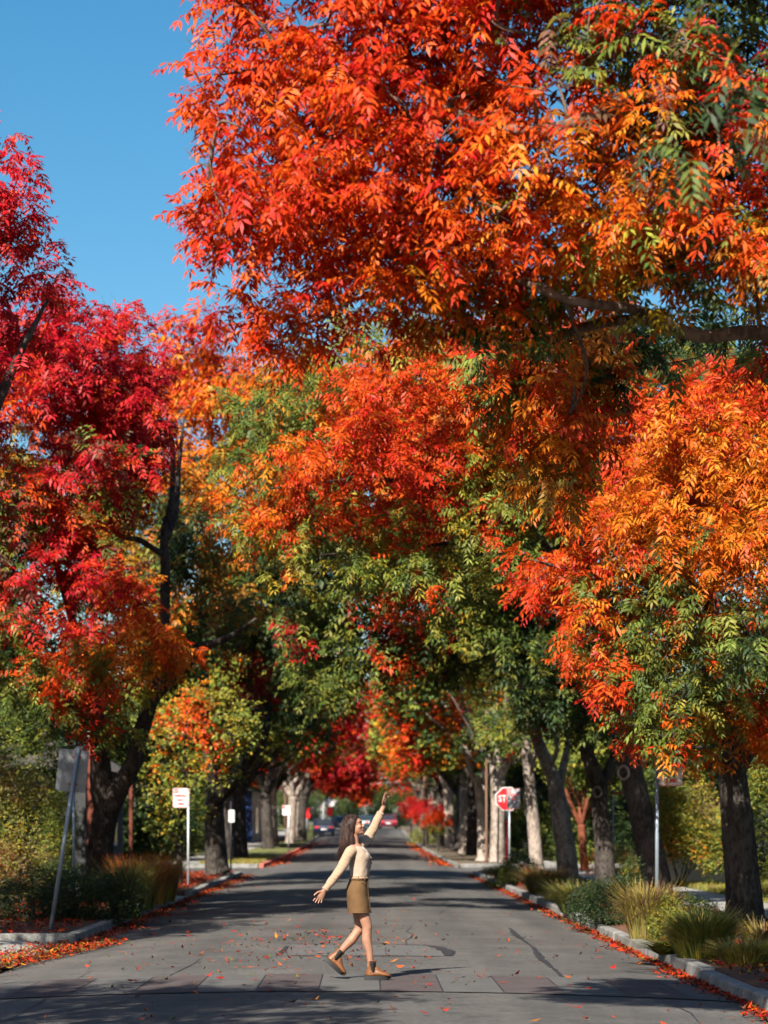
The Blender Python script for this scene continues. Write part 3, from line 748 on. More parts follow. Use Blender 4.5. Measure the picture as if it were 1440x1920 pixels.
# two paler trunks behind: R4, R5
b4 = P(1066, 1652, 64); b4[2] = VERGE
w4 = [([b4, P(1060, 1590, 64), P(1050, 1520, 64), P(1046, 1500, 64), P(1036, 1455, 63.8), P(1012, 1400, 63.5), P(985, 1320, 63), P(950, 1200, 62)], [.30, .27, .26, .25, .19, .17, .12, .05]),
      ([P(1044, 1490, 64), P(1060, 1420, 64), P(1075, 1340, 64)], [.13, .10, .05]), ([P(1030, 1440, 63.8), P(1044, 1400, 63), P(1020, 1330, 62.5)], [.08, .06, .03])]
c4 = [dict(poly=[(780, 1160), (900, 1120), (1080, 1130), (1100, 1260), (1060, 1380), (1000, 1400), (960, 1360), (900, 1330), (820, 1280)], Y=63, T=3, L=.36, r=(.5, .8), layers=2.6, per=7, m=5, pairs=3, jit=.3, w=.36,
           seeds=[(860, 1180, 'M'), (880, 1250, 'Y'), (960, 1200, 'D'), (1000, 1330, 'G'), (960, 1340, 'Y'), (1040, 1280, 'D'), (1010, 1370, 'M')])]
hero_tree(15, 'pale trunk with a swollen burl, fourth tree from the front on the right', tuple(b4), w4, c4, 'bark_pale')
b5 = P(1008, 1640, 72.5); b5[2] = VERGE
w5 = [([b5, P(1003, 1580, 72.5), P(996, 1500, 72.5), P(990, 1440, 72.3), P(980, 1350, 72), P(960, 1250, 71)], [.23, .20, .18, .17, .12, .05]),
      ([P(992, 1460, 72.4), P(1005, 1400, 72), P(1010, 1330, 72)], [.1, .08, .04])]
c5 = [dict(poly=[(880, 1300), (960, 1260), (1040, 1300), (1030, 1400), (985, 1430), (940, 1400), (900, 1380)], Y=71, T=3, L=.36, r=(.5, .8), layers=2.6, per=7, m=5, pairs=3, jit=.3, w=.36,
           seeds=[(900, 1340, 'G'), (960, 1320, 'D'), (985, 1400, 'R'), (1010, 1360, 'D'), (950, 1390, 'Y')])]
hero_tree(16, 'slim pale trunk close to the stop sign, last tree before the side street', tuple(b5), w5, c5, 'bark_pale')

# left: the crimson crown whose trunk is outside the frame
b6 = V3(-7.3, 34.5, VERGE)
w6 = [([b6, V3(-7.2, 34.5, 2.2), V3(-7.0, 34.4, 4.0), V3(-6.8, 34.2, 7), V3(-6.5, 34, 10)], [.32, .27, .24, .15, .05]),
      ([V3(-7.0, 34.4, 4.0), V3(-6.2, 34.2, 6.2), P(20, 700, 34), P(90, 560, 34)], [.14, .10, .07, .02])]
c6 = [dict(poly=[(-330, 400), (-260, 130), (-60, 180), (10, 225), (35, 260), (75, 330), (105, 400), (128, 470), (115, 540), (70, 600), (40, 760), (20, 960), (-100, 1200), (-300, 1200), (-380, 800)], Y=33.5, T=3.0, L=.27, r=(.4, .7), layers=3.6, per=9.5, m=6, pairs=4, jit=.2, droop=.5, twig=.4,
           seeds=[(0, 300, 'C'), (60, 420, 'C'), (20, 500, 'C'), (-200, 300, 'C'), (-200, 700, 'R'), (0, 700, 'C'), (-20, 900, 'M'), (-200, 1100, 'M')])]
hero_tree(17, 'tree with a deep crimson crown rising at the left edge', tuple(b6), w6, c6)

# left: L1, the dark forked trunk behind the leaning sign
b7 = P(182, 1688, 46.5); b7[2] = VERGE
w7 = [([b7, P(186, 1620, 46.5), P(192, 1560, 46.5), P(202, 1515, 46.5), P(225, 1475, 46.3), P(250, 1430, 46), P(262, 1380, 46), P(284, 1310, 46), P(305, 1200, 46), P(310, 1080, 46), P(308, 1000, 46), P(322, 930, 46), P(318, 800, 46), P(260, 660, 45.5)], [.31, .265, .25, .27, .19, .175, .165, .14, .11, .095, .08, .06, .045, .02]),
      ([P(200, 1520, 46.5), P(190, 1470, 46.4), P(188, 1420, 46.2), P(180, 1340, 45.5), P(140, 1180, 44.5), P(90, 1000, 44)], [.24, .225, .205, .15, .09, .04]),
      ([P(278, 1325, 46), P(318, 1272, 45.7), P(350, 1235, 45.5), P(385, 1212, 45.2), P(433, 1193, 45), P(480, 1160, 44.5)], [.12, .11, .095, .08, .06, .025]),
      ([P(290, 1300, 45.8), P(322, 1246, 46.4), P(360, 1224, 46.2)], [.08, .075, .06]),
      ([P(308, 1040, 46), P(290, 1030, 45.8), P(260, 1012, 45.5), P(228, 1006, 45), P(170, 980, 44.5)], [.07, .06, .055, .05, .02]),
      ([P(312, 1010, 46), P(330, 960, 46.3), P(335, 880, 46.5), P(345, 780, 46.5)], [.07, .06, .05, .02])]
c7 = [dict(poly=[(-260, 600), (0, 570), (60, 560), (130, 512), (230, 535), (250, 590), (310, 630), (305, 720), (330, 800), (300, 890), (285, 960), (230, 1010), (180, 1040), (90, 1050), (0, 1050), (-260, 1050)], Y=43.0, T=3.2, L=.295, r=(.42, .75), layers=3.9, per=9, m=6, pairs=4, jit=.25, twig=.4,
           seeds=[(60, 620, 'C'), (140, 560, 'C'), (210, 560, 'C'), (200, 620, 'C'), (280, 660, 'C'), (60, 720, 'C'), (140, 700, 'C'), (220, 730, 'C'), (290, 760, 'C'), (120, 790, 'C'), (60, 800, 'R'), (200, 820, 'C'), (270, 840, 'C'), (40, 880, 'B'), (110, 900, 'C'), (180, 880, 'M'), (220, 920, 'C'), (130, 960, 'R'), (60, 960, 'M'), (250, 960, 'G'), (-100, 800, 'C')]),
      dict(poly=[(-260, 960), (0, 950), (90, 970), (230, 990), (290, 1070), (345, 1140), (360, 1200), (335, 1250), (285, 1300), (245, 1330), (240, 1390), (160, 1410), (100, 1380), (0, 1330), (-260, 1300)], Y=42.0, T=2.4, L=.28, r=(.36, .62), layers=3.0, per=8.5, m=6, pairs=4, jit=.22, twig=.5,
           seeds=[(20, 1020, 'M'), (60, 1100, 'C'), (130, 1050, 'C'), (190, 1090, 'C'), (240, 1060, 'M'), (130, 1130, 'C'), (180, 1170, 'C'), (240, 1130, 'R'), (300, 1110, 'A'), (330, 1160, 'O'), (310, 1210, 'A'), (240, 1210, 'A'), (250, 1250, 'Y'), (180, 1240, 'B'), (120, 1220, 'R'), (130, 1290, 'O'), (50, 1180, 'M'), (30, 1250, 'G'), (80, 1320, 'G'), (180, 1330, 'R'), (190, 1390, 'G'), (120, 1370, 'D'), (-100, 1150, 'R')])]
c7.append(dict(poly=[(285, 930), (330, 860), (420, 880), (480, 1000), (490, 1150), (450, 1225), (390, 1190), (350, 1100), (300, 1060)], Y=48.2, T=1.5, L=.33, r=(.4, .65), layers=2.2, per=6, m=6, pairs=3, jit=.3, w=.34, twig=.5, seeds=[(320, 920, 'B'), (400, 930, 'A'), (440, 1020, 'B'), (380, 1060, 'B'), (340, 1040, 'D'), (440, 1140, 'B'), (470, 1180, 'D')]))
hero_tree(18, 'dark forked trunk carrying a red crown, behind the leaning sign', tuple(b7), w7, c7)

# left: L2 with the orange crown further on
b8 = P(407, 1640, 70.5); b8[2] = VERGE
w8 = [([b8, P(404, 1580, 70.5), P(402, 1510, 70.5), P(412, 1490, 70.3), P(440, 1466, 70), P(471, 1418, 69.5), P(498, 1372, 69), P(505, 1300, 68.5)], [.36, .31, .29, .26, .18, .15, .12, .06]),
      ([P(402, 1510, 70.5), P(390, 1400, 70), P(380, 1200, 69), P(390, 900, 68), P(400, 720, 67)], [.22, .18, .14, .09, .03])]
c8 = [dict(poly=[(90, 1250), (90, 800), (200, 680), (300, 670), (350, 610), (380, 595), (455, 585), (470, 660), (600, 700), (640, 900), (640, 1080), (620, 1120), (560, 1240), (440, 1270), (300, 1290)], Y=63, T=4.5, L=.46, r=(.6, .95), layers=2.7, per=5, m=6, pairs=3, jit=.35, w=.34,
           seeds=[(400, 620, 'C'), (440, 660, 'C'), (330, 650, 'R'), (350, 720, 'A'), (400, 740, 'A'), (440, 720, 'O'), (350, 800, 'O'), (400, 840, 'A'), (350, 880, 'A'), (430, 900, 'B'), (340, 980, 'D'), (400, 980, 'D'), (380, 1080, 'B'), (440, 1080, 'B'), (460, 1180, 'D'), (380, 1200, 'D'), (200, 800, 'R'), (200, 1000, 'B'), (200, 1200, 'D'), (300, 1080, 'B'), (540, 760, 'G'), (560, 900, 'Y'), (560, 1040, 'D'), (600, 1000, 'G')]),  # bronze and dark green seeds put the lower crown's shade into colour
      dict(poly=[(400, 1080), (430, 1010), (520, 1010), (600, 1090), (630, 1180), (640, 1300), (600, 1400), (520, 1380), (470, 1330), (420, 1290)], Y=68, T=4, L=.38, r=(.55, .9), layers=3.0, per=7, m=6, pairs=3, jit=.35, w=.36,
           seeds=[(460, 1060, 'B'), (520, 1080, 'D'), (480, 1180, 'D'), (520, 1230, 'D'), (430, 1250, 'C'), (490, 1260, 'C'), (560, 1300, 'D'), (600, 1350, 'D'), (500, 1340, 'D')])]
hero_tree(19, 'thick dark trunk with long limb bent to the right, orange crown high above', tuple(b8), w8, c8)

# the young tree with the low yellow, green and orange leaves
b9 = P(336, 1660, 59.5); b9[2] = VERGE
w9 = [([b9, P(337, 1600, 59.5), P(338, 1520, 59.5), P(345, 1440, 59.5), P(350, 1330, 59.5)], [.085, .07, .065, .05, .015]),
      ([P(338, 1530, 59.5), P(370, 1460, 59), P(430, 1390, 58.5)], [.04, .03, .01]), ([P(340, 1500, 59.5), P(310, 1430, 59), P(290, 1360, 59)], [.035, .025, .01])]
c9 = [dict(poly=[(262, 1400), (270, 1320), (330, 1285), (400, 1270), (450, 1300), (488, 1320), (495, 1390), (470, 1450), (430, 1470), (400, 1490), (385, 1540), (395, 1580), (350, 1590), (300, 1585), (268, 1550), (275, 1490), (256, 1440)], Y=59.3, T=1.9, L=.24, r=(.3, .5), layers=3.6, per=9, m=6, pairs=1, jit=.28, w=.75, spread=.5, shape=.5, droop=.3,
           seeds=[(290, 1340, 'Y'), (340, 1320, 'A'), (360, 1360, 'A'), (400, 1310, 'Y'), (320, 1390, 'L'), (380, 1400, 'Y'), (350, 1340, 'O'), (300, 1370, 'A'), (380, 1370, 'O'), (300, 1450, 'A'), (400, 1420, 'A'), (430, 1340, 'L'), (470, 1350, 'L'), (450, 1400, 'L'), (280, 1430, 'Y'), (330, 1450, 'L'), (380, 1460, 'L'), (290, 1480, 'L'), (420, 1450, 'L'), (300, 1540, 'L'), (350, 1560, 'G'), (370, 1520, 'L'), (310, 1500, 'Y')])]
hero_tree(20, 'young slender tree with low yellow, lime and orange leaves beside the parking sign', tuple(b9), w9, c9, 'bark_dark', flare=1.15, group='street trees')

# bright crowns further down the street
b = S(-5.2, 166, VERGE)
wF = [([b, b + V3(.1, 0, 2.2), b + V3(.5, -.3, 4), b + V3(1.6, -.6, 5.6)], [.26, .22, .18, .06]), ([b + V3(1.2, -.5, 5.0), P(640, 1430, 165), P(690, 1420, 165)], [.06, .04, .015])]
cF = [dict(poly=[(590, 1460), (603, 1410), (635, 1382), (685, 1385), (712, 1425), (712, 1475), (690, 1502), (640, 1510), (600, 1495)], Y=165, T=4, L=.5, r=(.6, 1.0), layers=3, per=5.5, m=6, pairs=2, jit=.4, w=.6,
           seeds=[(600, 1440, 'C'), (650, 1400, 'M'), (650, 1450, 'C'), (690, 1480, 'R'), (640, 1500, 'O'), (720, 1420, 'M'), (700, 1400, 'R'), (670, 1430, 'C'), (620, 1480, 'R')])]  # dull red brown seeds put distance haze into the crown's colour
hero_tree(21, 'crimson crown hanging over the far middle of the street', tuple(b), wF, cF, 'bark_dark')
b = S(5.2, 99, VERGE)
wG = [([b, b + V3(-.1, 0, 2.4), b + V3(-.5, -.3, 4), b + V3(-1.6, -.6, 6)], [.24, .2, .16, .05]), ([b + V3(-.4, -.2, 3.4), P(850, 1370, 97), P(770, 1350, 97)], [.11, .07, .02])]
cG = [dict(poly=[(712, 1350), (735, 1290), (760, 1265), (790, 1310), (850, 1280), (905, 1295), (935, 1350), (905, 1410), (850, 1425), (790, 1440), (730, 1420)], Y=97, T=2.5, L=.36, r=(.4, .7), layers=3, per=6.5, m=6, pairs=2, jit=.3, w=.55,
           seeds=[(740, 1310, 'O'), (740, 1380, 'O'), (800, 1340, 'O'), (860, 1310, 'O'), (880, 1350, 'O'), (850, 1390, 'A'), (910, 1380, 'A'), (780, 1410, 'R'), (820, 1410, 'L')]),
      dict(poly=[(640, 1290), (680, 1270), (715, 1290), (712, 1350), (670, 1365), (640, 1340)], Y=101, T=2, L=.38, r=(.4, .6), layers=2.6, per=6.5, m=6, pairs=2, jit=.3, w=.55, seeds=[(660, 1310, 'C'), (700, 1330, 'R'), (690, 1285, 'R')])]
hero_tree(22, 'bright orange crown over the street beyond the stop sign', tuple(b), wG, cG, 'bark_pale')

# shade trees that stand beside the camera, outside the frame, and throw the shadows in front
for k, (x, y, h) in enumerate(((-6.6, 11.5, 0), (-9.0, 26.3, .9))):
    b = V3(x, y, -.03)
    o = lambda px, pz: (HX + px * F_PX / y, HY - (pz - CAM_H) * F_PX / y)
    wS = [([b, b + V3(.05, 0, 2), b + V3(.1, 0, 4), b + V3(.2, 0, 8)], [.3, .26, .22, .06])] + [([b + V3(.1, 0, 3.6), b + V3(math.cos(a) * 1.4, math.sin(a) * 1.4, 5.4), b + V3(math.cos(a) * 2.6, math.sin(a) * 2.6, 6.6)], [.12, .08, .03]) for a in (0.3, 1.6, 2.9, 4.2, 5.4)]
    ring = [o(x + 2.9 * math.cos(a), 6.6 + h + 2.5 * math.sin(a)) for a in np.linspace(0, 2 * math.pi, 14, endpoint=False)]
    cS = [dict(poly=ring, Y=y, T=3.0, L=.42, r=(.5, .85), layers=3.0, per=4.4, m=5, pairs=3, jit=.3, w=.36, seeds=[(*o(x, 8), 'O'), (*o(x - 2, 6), 'A'), (*o(x + 2, 6), 'R'), (*o(x, 5), 'G')])]
    hero_tree(30 + k, ('orange street tree beside the camera, out of view on the left', 'orange street tree out of view between the camera and the crimson tree')[k], tuple(b), wS, cS)

# ------------------------------------------------------------------ trees down the street and in the gardens
def far_crown(name, seed, top, mid, low, rx=4.0, rz=3.0, n=82, L=.42, hollow=.45):
    rg = np.random.default_rng(seed)
    d = nrm(rg.normal(0, 1, (n, 3))); d[:, 2] = d[:, 2] * .9 + .1
    C = d * (rg.uniform(hollow, 1, (n, 1)) ** .6) * np.array([rx, rx, rz])
    C += rg.normal(0, .3, C.shape)
    rad = rg.uniform(.55, 1.05, n)
    Pn, ax, ci = sprigs(rg, C, rad, 3.7)
    keys = []
    cl = rg.normal(0, .22, n)
    for p, c in zip(Pn, ci):
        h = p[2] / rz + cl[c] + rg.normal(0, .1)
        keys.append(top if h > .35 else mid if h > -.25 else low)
    LP, LD, idx = leaves_on(rg, Pn, ax, 6)
    col = pick_cols(rg, [keys[i] for i in idx])
    V, cc = pinnate(rg, LP, LD, L * rg.uniform(.75, 1.2, len(LP)), col, 2, .62, .4, spread=.4)
    return mesh_np(name, V, np.arange(len(V)).reshape(-1, 4), False, cc), C, rad
def far_wood(name, seed, C, rx, hz, r0=.26, lean=0.3):
    rg = np.random.default_rng(seed); mb = MB()
    f = V3(rg.normal(0, lean * .5), rg.normal(0, .1), rg.uniform(2.3, 3.0))
    mb.tube([V3(0, 0, -.15), V3(0, 0, .12), f * .3 + V3(0, 0, .05), f * .7, f], [r0 * 1.45, r0 * 1.15, r0 * 1.02, r0 * .95, r0 * 1.0], 12, 4, .04, rg)
    for k in range(4):
        a = k * math.pi / 2 + rg.uniform(-.5, .5); q = V3(math.cos(a), math.sin(a), 0)
        e1 = f + q * rg.uniform(.5, .9) + V3(0, 0, rg.uniform(.9, 1.4)); e2 = f + q * rx * .45 + V3(0, 0, rg.uniform(2.2, 3.2)); e3 = f + q * rx * .75 + V3(0, 0, rg.uniform(3, 4.2))
        mb.tube([f - V3(0, 0, .15), e1, e2, e3], [r0 * .62, r0 * .5, r0 * .3, r0 * .08], 9, 4, .05, rg)
    for c in C[:26]:
        p = c + V3(0, 0, hz); a = f + (p - f) * .45; mb.tube([a * .6 + f * .4, (a + p) / 2 + rg.normal(0, .2, 3), p], [.05, .03, .01], 4, 2, cap=False)
    return mb.mesh(name, True)
HZ = 6.3
KINDS = {}
for k, (tp, md, lw, rx, rz) in dict(orange=('O', 'A', 'Y', 3.9, 2.9), amber=('A', 'Y', 'G', 3.9, 3.0), green=('G', 'G', 'D', 4.0, 3.1), dark=('D', 'K', 'K', 4.3, 3.4), crimson=('C', 'C', 'R', 3.6, 2.9), lime=('L', 'L', 'G', 3.5, 2.8), mixed=('R', 'O', 'G', 4.0, 3.0)).items():  # dark kind: inner and lower shade put into its leaf colours
    me, C, rad = far_crown('far_crown_' + k, hash_seed := sum(map(ord, k)), tp, md, lw, rx, rz)
    wood = [far_wood('far_trunk_' + k, hash_seed + 1, C, rx, HZ), None]
    me.materials.append(M['leaf_far'])
    wood[1] = wood[0].copy(); wood[0].materials.append(M['bark_pale']); wood[1].materials.append(M['bark_dark'])
    KINDS[k] = (me, wood)
def far_tree(kind, base, rz, sc, dark, label, group, zs=1.0, lift=0.0):
    me, wood = KINDS[kind]
    t = empty('street_tree' if 'row' in label else 'garden_tree', tuple(base), label, 'tree', group)
    t.rotation_euler = (0, 0, rz); t.scale = (sc, sc, sc * zs)
    a = bpy.data.objects.new('trunk', wood[1 if dark else 0]); COL.objects.link(a); a.parent = t
    c = bpy.data.objects.new('crown', me); COL.objects.link(c); c.parent = t; c.location = (0, 0, HZ + lift)
    return t
def far_shrub(kind, base, rz, sc, label, group):
    me, wood = KINDS[kind]
    t = empty('garden_shrub', tuple(base), label, 'shrub', group)
    t.rotation_euler = (0, 0, rz); t.scale = (sc, sc, sc * 1.05)
    c = bpy.data.objects.new('foliage', me); COL.objects.link(c); c.parent = t; c.location = (0, 0, 2.6)
    return t
ORD = 'first second third fourth fifth sixth seventh eighth ninth tenth eleventh twelfth thirteenth fourteenth fifteenth sixteenth seventeenth eighteenth nineteenth twentieth'.split()
LOOK = dict(orange='orange', amber='amber and olive', green='green', dark='dark green', crimson='crimson', lime='lime green', mixed='red and green')
rr = random.Random(77)
right_row = [(95.5, 'green', 5.6), (106, 'orange', 5.6), (115, 'orange', 5.5), (122, 'green', 5.4), (131, 'amber', 5.5), (141, 'orange', 5.3), (152, 'crimson', 5.4), (163, 'green', 5.5), (175, 'crimson', 5.3), (188, 'mixed', 5.5), (202, 'crimson', 5.5), (218, 'mixed', 5.5)]
for i, (v, k, u) in enumerate(right_row):
    far_tree(k, S(u, v, VERGE), rr.uniform(0, 6.28), rr.uniform(1.1, 1.3), rr.random() < .2, f'pale-trunked {LOOK[k]} tree, {ORD[i]} of the right-hand row beyond the stop sign', 'street trees')
left_row = [(97, 'amber', 5.6), (104, 'mixed', 5.3), (111.5, 'green', 6.2), (138, 'crimson', 5.5), (145, 'orange', 5.5), (150, 'mixed', 6.0), (163, 'crimson', 5.0), (176, 'crimson', 4.6), (190, 'crimson', 5.5), (205, 'crimson', 5.5), (220, 'mixed', 5.5)]
for i, (v, k, u) in enumerate(left_row):
    far_tree(k, S(-u, v, VERGE), rr.uniform(0, 6.28), rr.uniform(1.08, 1.28), rr.random() < .35, f'{LOOK[k]} tree, {ORD[i]} of the left-hand row beyond the side street', 'street trees')
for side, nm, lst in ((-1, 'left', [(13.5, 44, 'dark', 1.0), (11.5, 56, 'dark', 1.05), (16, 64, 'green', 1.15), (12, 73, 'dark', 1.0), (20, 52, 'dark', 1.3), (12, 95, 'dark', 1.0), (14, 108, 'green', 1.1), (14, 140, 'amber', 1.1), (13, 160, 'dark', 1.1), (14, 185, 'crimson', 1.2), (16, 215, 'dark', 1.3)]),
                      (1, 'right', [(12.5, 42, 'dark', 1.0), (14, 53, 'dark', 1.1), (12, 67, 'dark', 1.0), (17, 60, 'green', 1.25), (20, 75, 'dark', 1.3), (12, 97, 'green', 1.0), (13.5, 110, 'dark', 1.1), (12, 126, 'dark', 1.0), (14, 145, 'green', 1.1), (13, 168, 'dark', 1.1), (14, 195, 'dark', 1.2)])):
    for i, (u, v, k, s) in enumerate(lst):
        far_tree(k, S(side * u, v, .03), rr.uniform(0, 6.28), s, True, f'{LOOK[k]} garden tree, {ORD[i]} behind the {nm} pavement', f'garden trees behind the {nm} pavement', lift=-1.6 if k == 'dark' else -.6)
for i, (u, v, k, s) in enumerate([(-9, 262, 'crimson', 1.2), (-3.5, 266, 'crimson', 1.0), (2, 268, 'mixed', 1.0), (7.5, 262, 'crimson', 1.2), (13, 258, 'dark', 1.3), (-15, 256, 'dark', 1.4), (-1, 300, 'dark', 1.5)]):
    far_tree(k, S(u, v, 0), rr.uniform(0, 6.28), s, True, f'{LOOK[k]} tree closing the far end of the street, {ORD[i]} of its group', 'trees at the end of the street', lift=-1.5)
# big dark shrubs that close the gaps between the trunks
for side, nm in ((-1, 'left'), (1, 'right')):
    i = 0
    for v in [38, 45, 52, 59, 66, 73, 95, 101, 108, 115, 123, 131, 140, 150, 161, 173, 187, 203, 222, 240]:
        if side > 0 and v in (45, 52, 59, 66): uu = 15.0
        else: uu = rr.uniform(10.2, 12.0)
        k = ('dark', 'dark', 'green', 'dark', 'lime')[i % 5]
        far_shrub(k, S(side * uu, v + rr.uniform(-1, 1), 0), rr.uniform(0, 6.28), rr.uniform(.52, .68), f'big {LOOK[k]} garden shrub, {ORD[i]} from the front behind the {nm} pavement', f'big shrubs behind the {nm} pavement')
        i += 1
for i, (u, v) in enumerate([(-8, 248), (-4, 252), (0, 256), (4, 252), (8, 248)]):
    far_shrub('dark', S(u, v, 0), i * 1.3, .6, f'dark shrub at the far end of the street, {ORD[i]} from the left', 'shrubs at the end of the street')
# small red trees low over the far right kerb, small tree with a red trunk in the right garden
for i, (px, Y, s, k) in enumerate(((800, 142, .27, 'crimson'), (771, 185, .30, 'crimson'), (822, 128, .2, 'mixed'))):
    b = P(px, HY, Y); b[2] = float(zc(Y)) + VERGE
    far_tree(k, b, i * 2.0, s, True, ('small bright red tree low by the far right kerb', 'small crimson tree furthest along the right kerb', 'little orange-red tree by the utility pole')[i], 'small red trees', zs=1.1, lift=.6)
b = P(1096, 1614, 78); b[2] = .03
t = far_tree('lime', b, 0.6, .50, False, 'small garden tree with red bark and lime leaves', None, zs=1.25, lift=.5)
ch = [o for o in t.children if o.name.startswith('trunk')][0]
ch.data = ch.data.copy(); ch.data.materials.clear(); ch.data.materials.append(M['bark_red'])

# ------------------------------------------------------------------ shrubs and grasses
def bush(name, label, blobs, keys, n, L, seed, group=None, cat='shrub', stems=True, mat='leaf', pairs=1, w=.55, shell=.4):
    """blobs: (x, y, z, rx, ry, rz) ellipsoids filled with leaves"""
    rg = np.random.default_rng(seed)
    B = np.array(blobs, float); gz = B[:, 2].min() - B[B[:, 2].argmin(), 5]
    base = (B[:, 0].mean(), B[:, 1].mean(), VERGE)
    t = empty(name, base, label, cat, group)
    vol = (B[:, 3] * B[:, 4] * B[:, 5]) ** (2 / 3); cnt = np.maximum(8, (n * vol / vol.sum()).astype(int))
    idx = np.repeat(np.arange(len(B)), cnt)
    d = nrm(rg.normal(0, 1, (len(idx), 3)))
    Pn = B[idx, :3] + d * B[idx, 3:] * rg.uniform(.25, 1, (len(idx), 1)) ** shell
    Pn += np.sin(Pn * 5.1 + seed)[:, [1, 2, 0]] * .07
    Pn[:, 2] = np.maximum(Pn[:, 2], .02)
    D = nrm(d + rg.normal(0, .6, d.shape) + V3(0, 0, .15))
    patch = np.sin(Pn[:, 0] * 2.7 + seed) + np.sin(Pn[:, 2] * 3.1 + seed * 2) + rg.normal(0, .7, len(Pn))
    q = np.argsort(np.argsort(patch)) / len(patch)
    kk = [keys[min(len(keys) - 1, int(x * len(keys)))] for x in q]
    V, c = pinnate(rg, Pn, D, L * rg.uniform(.7, 1.25, len(Pn)), pick_cols(rg, kk), pairs, w, .2, spread=.5, shape=.5)
    leaf_object('foliage', V, c, mat, t)
    if stems:
        mb = MB()
        for k in range(7):
            p = B[rg.integers(len(B))]; e = p[:3] + rg.normal(0, .25, 3) * p[3:]
            b0 = V3(B[0, 0] + rg.normal(0, .03), B[0, 1] + rg.normal(0, .03), 0)
            mb.tube([b0, (b0 + e) / 2 + rg.normal(0, .06, 3), e], [.018, .013, .005], 5, 3, cap=False)
        o = mb.build('stems', M['bark_dark'], t, True); o['kind'] = 'stuff'
    return t
def tuft(name, label, base, h, r, n, keys, tipkeys, seed, group=None, lean=(0, 0), w=.006, flat=.5):
    """an ornamental grass: arching blades with lighter tips"""
    rg = np.random.default_rng(seed); base = np.asarray(base, float)
    t = empty(name, tuple(base), label, 'grass', group)
    a = rg.uniform(0, 2 * math.pi, n); rad = r * np.sqrt(rg.uniform(0, 1, n)) * .55
    p0 = base + np.stack([np.cos(a) * rad, np.sin(a) * rad, np.zeros(n)], 1)
    out = np.stack([np.cos(a), np.sin(a), np.zeros(n)], 1) * (r * rg.uniform(.1, 1.0, (n, 1))) + np.array([lean[0], lean[1], 0])
    hh = h * rg.uniform(.55, 1.1, (n, 1)) * V3(0, 0, 1)
    p1 = p0 + hh * .62 + out * .36; p3 = p0 + hh * rg.uniform(.75, 1, (n, 1)) + out * (.8 + flat * .7) + rg.normal(0, .03, (n, 3))
    sd = nrm(np.cross(out + rg.normal(0, .1, out.shape), V3(0, 0, 1))) * w * rg.uniform(.6, 1.3, (n, 1))
    Vq = np.stack([p0 - sd, p0 + sd, p1 + sd, p1 - sd, p1 - sd, p1 + sd, p3 + sd * .15, p3 - sd * .15], 1)
    c1 = pick_cols(rg, [keys[i] for i in rg.integers(len(keys), size=n)]); c2 = pick_cols(rg, [tipkeys[i] for i in rg.integers(len(tipkeys), size=n)])
    m = (c1 + c2) / 2
    cc = np.stack([c1, c1, m, m, m, m, c2, c2], 1)
    o = leaf_object('blades', Vq.reshape(-1, 3), cc.reshape(-1, 3), 'blade', t)
    return t
def G(px, py, h=.03):            # ground point behind the kerb seen at (px, py)
    Y = F_PX * (CAM_H - h) / (py - HY); p = P(px, py, Y); p[2] = h
    return p
gr = 'grasses and shrubs behind the right kerb'
p = G(1212, 1762); tuft('grass_tuft', 'tall straw-coloured grass in front of the parking sign post', p, .80, .38, 1500, 'TTG', 'TTT', 41, gr)
p = G(1246, 1764); bush('shrub', 'small yellow-green shrub between two grasses', [(p[0], p[1], .28, .22, .22, .28), (p[0] + .05, p[1], .5, .16, .16, .16)], 'LLYG', 900, .085, 42, gr)
p = G(1292, 1742); bush('shrub', 'dark shrub behind the tall green grass', [(p[0], p[1], .25, .4, .3, .26), (p[0] + .25, p[1] + .1, .3, .25, .25, .2)], 'KDDG', 1500, .08, 43, gr)
p = G(1315, 1800); tuft('grass_tuft', 'big green fountain grass by the kerb', p, .58, .46, 2400, 'GGL', 'LTG', 44, gr)
p = G(1262, 1790); tuft('grass_tuft', 'strap-leaved green clump spilling over the kerb', p, .22, .30, 260, 'GG', 'GL', 45, gr, lean=(-.28, -.1), w=.014)
p = G(1398, 1812); tuft('grass_tuft', 'low yellowish grass nearest the camera on the right', p, .30, .34, 1200, 'TLG', 'TTL', 46, gr)
p = G(1432, 1790); tuft('grass_tuft', 'straw grass tuft at the right edge', p, .42, .35, 900, 'TTG', 'TT', 47, gr)
p = G(1145, 1736); bush('shrub', 'large dark round shrub leaning on the right kerb', [(p[0], p[1], .34, .46, .42, .36), (p[0] + .3, p[1] + .2, .45, .35, .35, .35), (p[0] - .3, p[1] + .4, .3, .35, .35, .3)], 'KKKD', 4200, .085, 48, gr)  # its shade is put into the near black leaves
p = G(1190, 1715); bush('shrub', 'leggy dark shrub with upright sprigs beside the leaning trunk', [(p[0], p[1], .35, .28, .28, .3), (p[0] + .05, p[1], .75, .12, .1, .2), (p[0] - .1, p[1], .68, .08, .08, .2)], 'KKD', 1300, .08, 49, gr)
p = G(1082, 1712); tuft('grass_tuft', 'dark green grass mound next to the round shrub', p, .55, .5, 2000, 'KDD', 'DGT', 50, gr)
p = G(1020, 1676); tuft('grass_tuft', 'straw-topped grass below the pale burl trunk', p, .62, .6, 1600, 'GTG', 'TMT', 51, gr)
p = G(1050, 1690); tuft('grass_tuft', 'dark grass between the straw grass and the mound', p, .5, .5, 1400, 'DGD', 'GTG', 52, gr)
p = G(968, 1660); bush('shrub', 'bright green shrub at the foot of the stop sign', [(p[0], p[1], .35, .5, .5, .38), (p[0] - .45, p[1] + 1, .28, .4, .4, .3)], 'GGLD', 1800, .11, 53, gr)
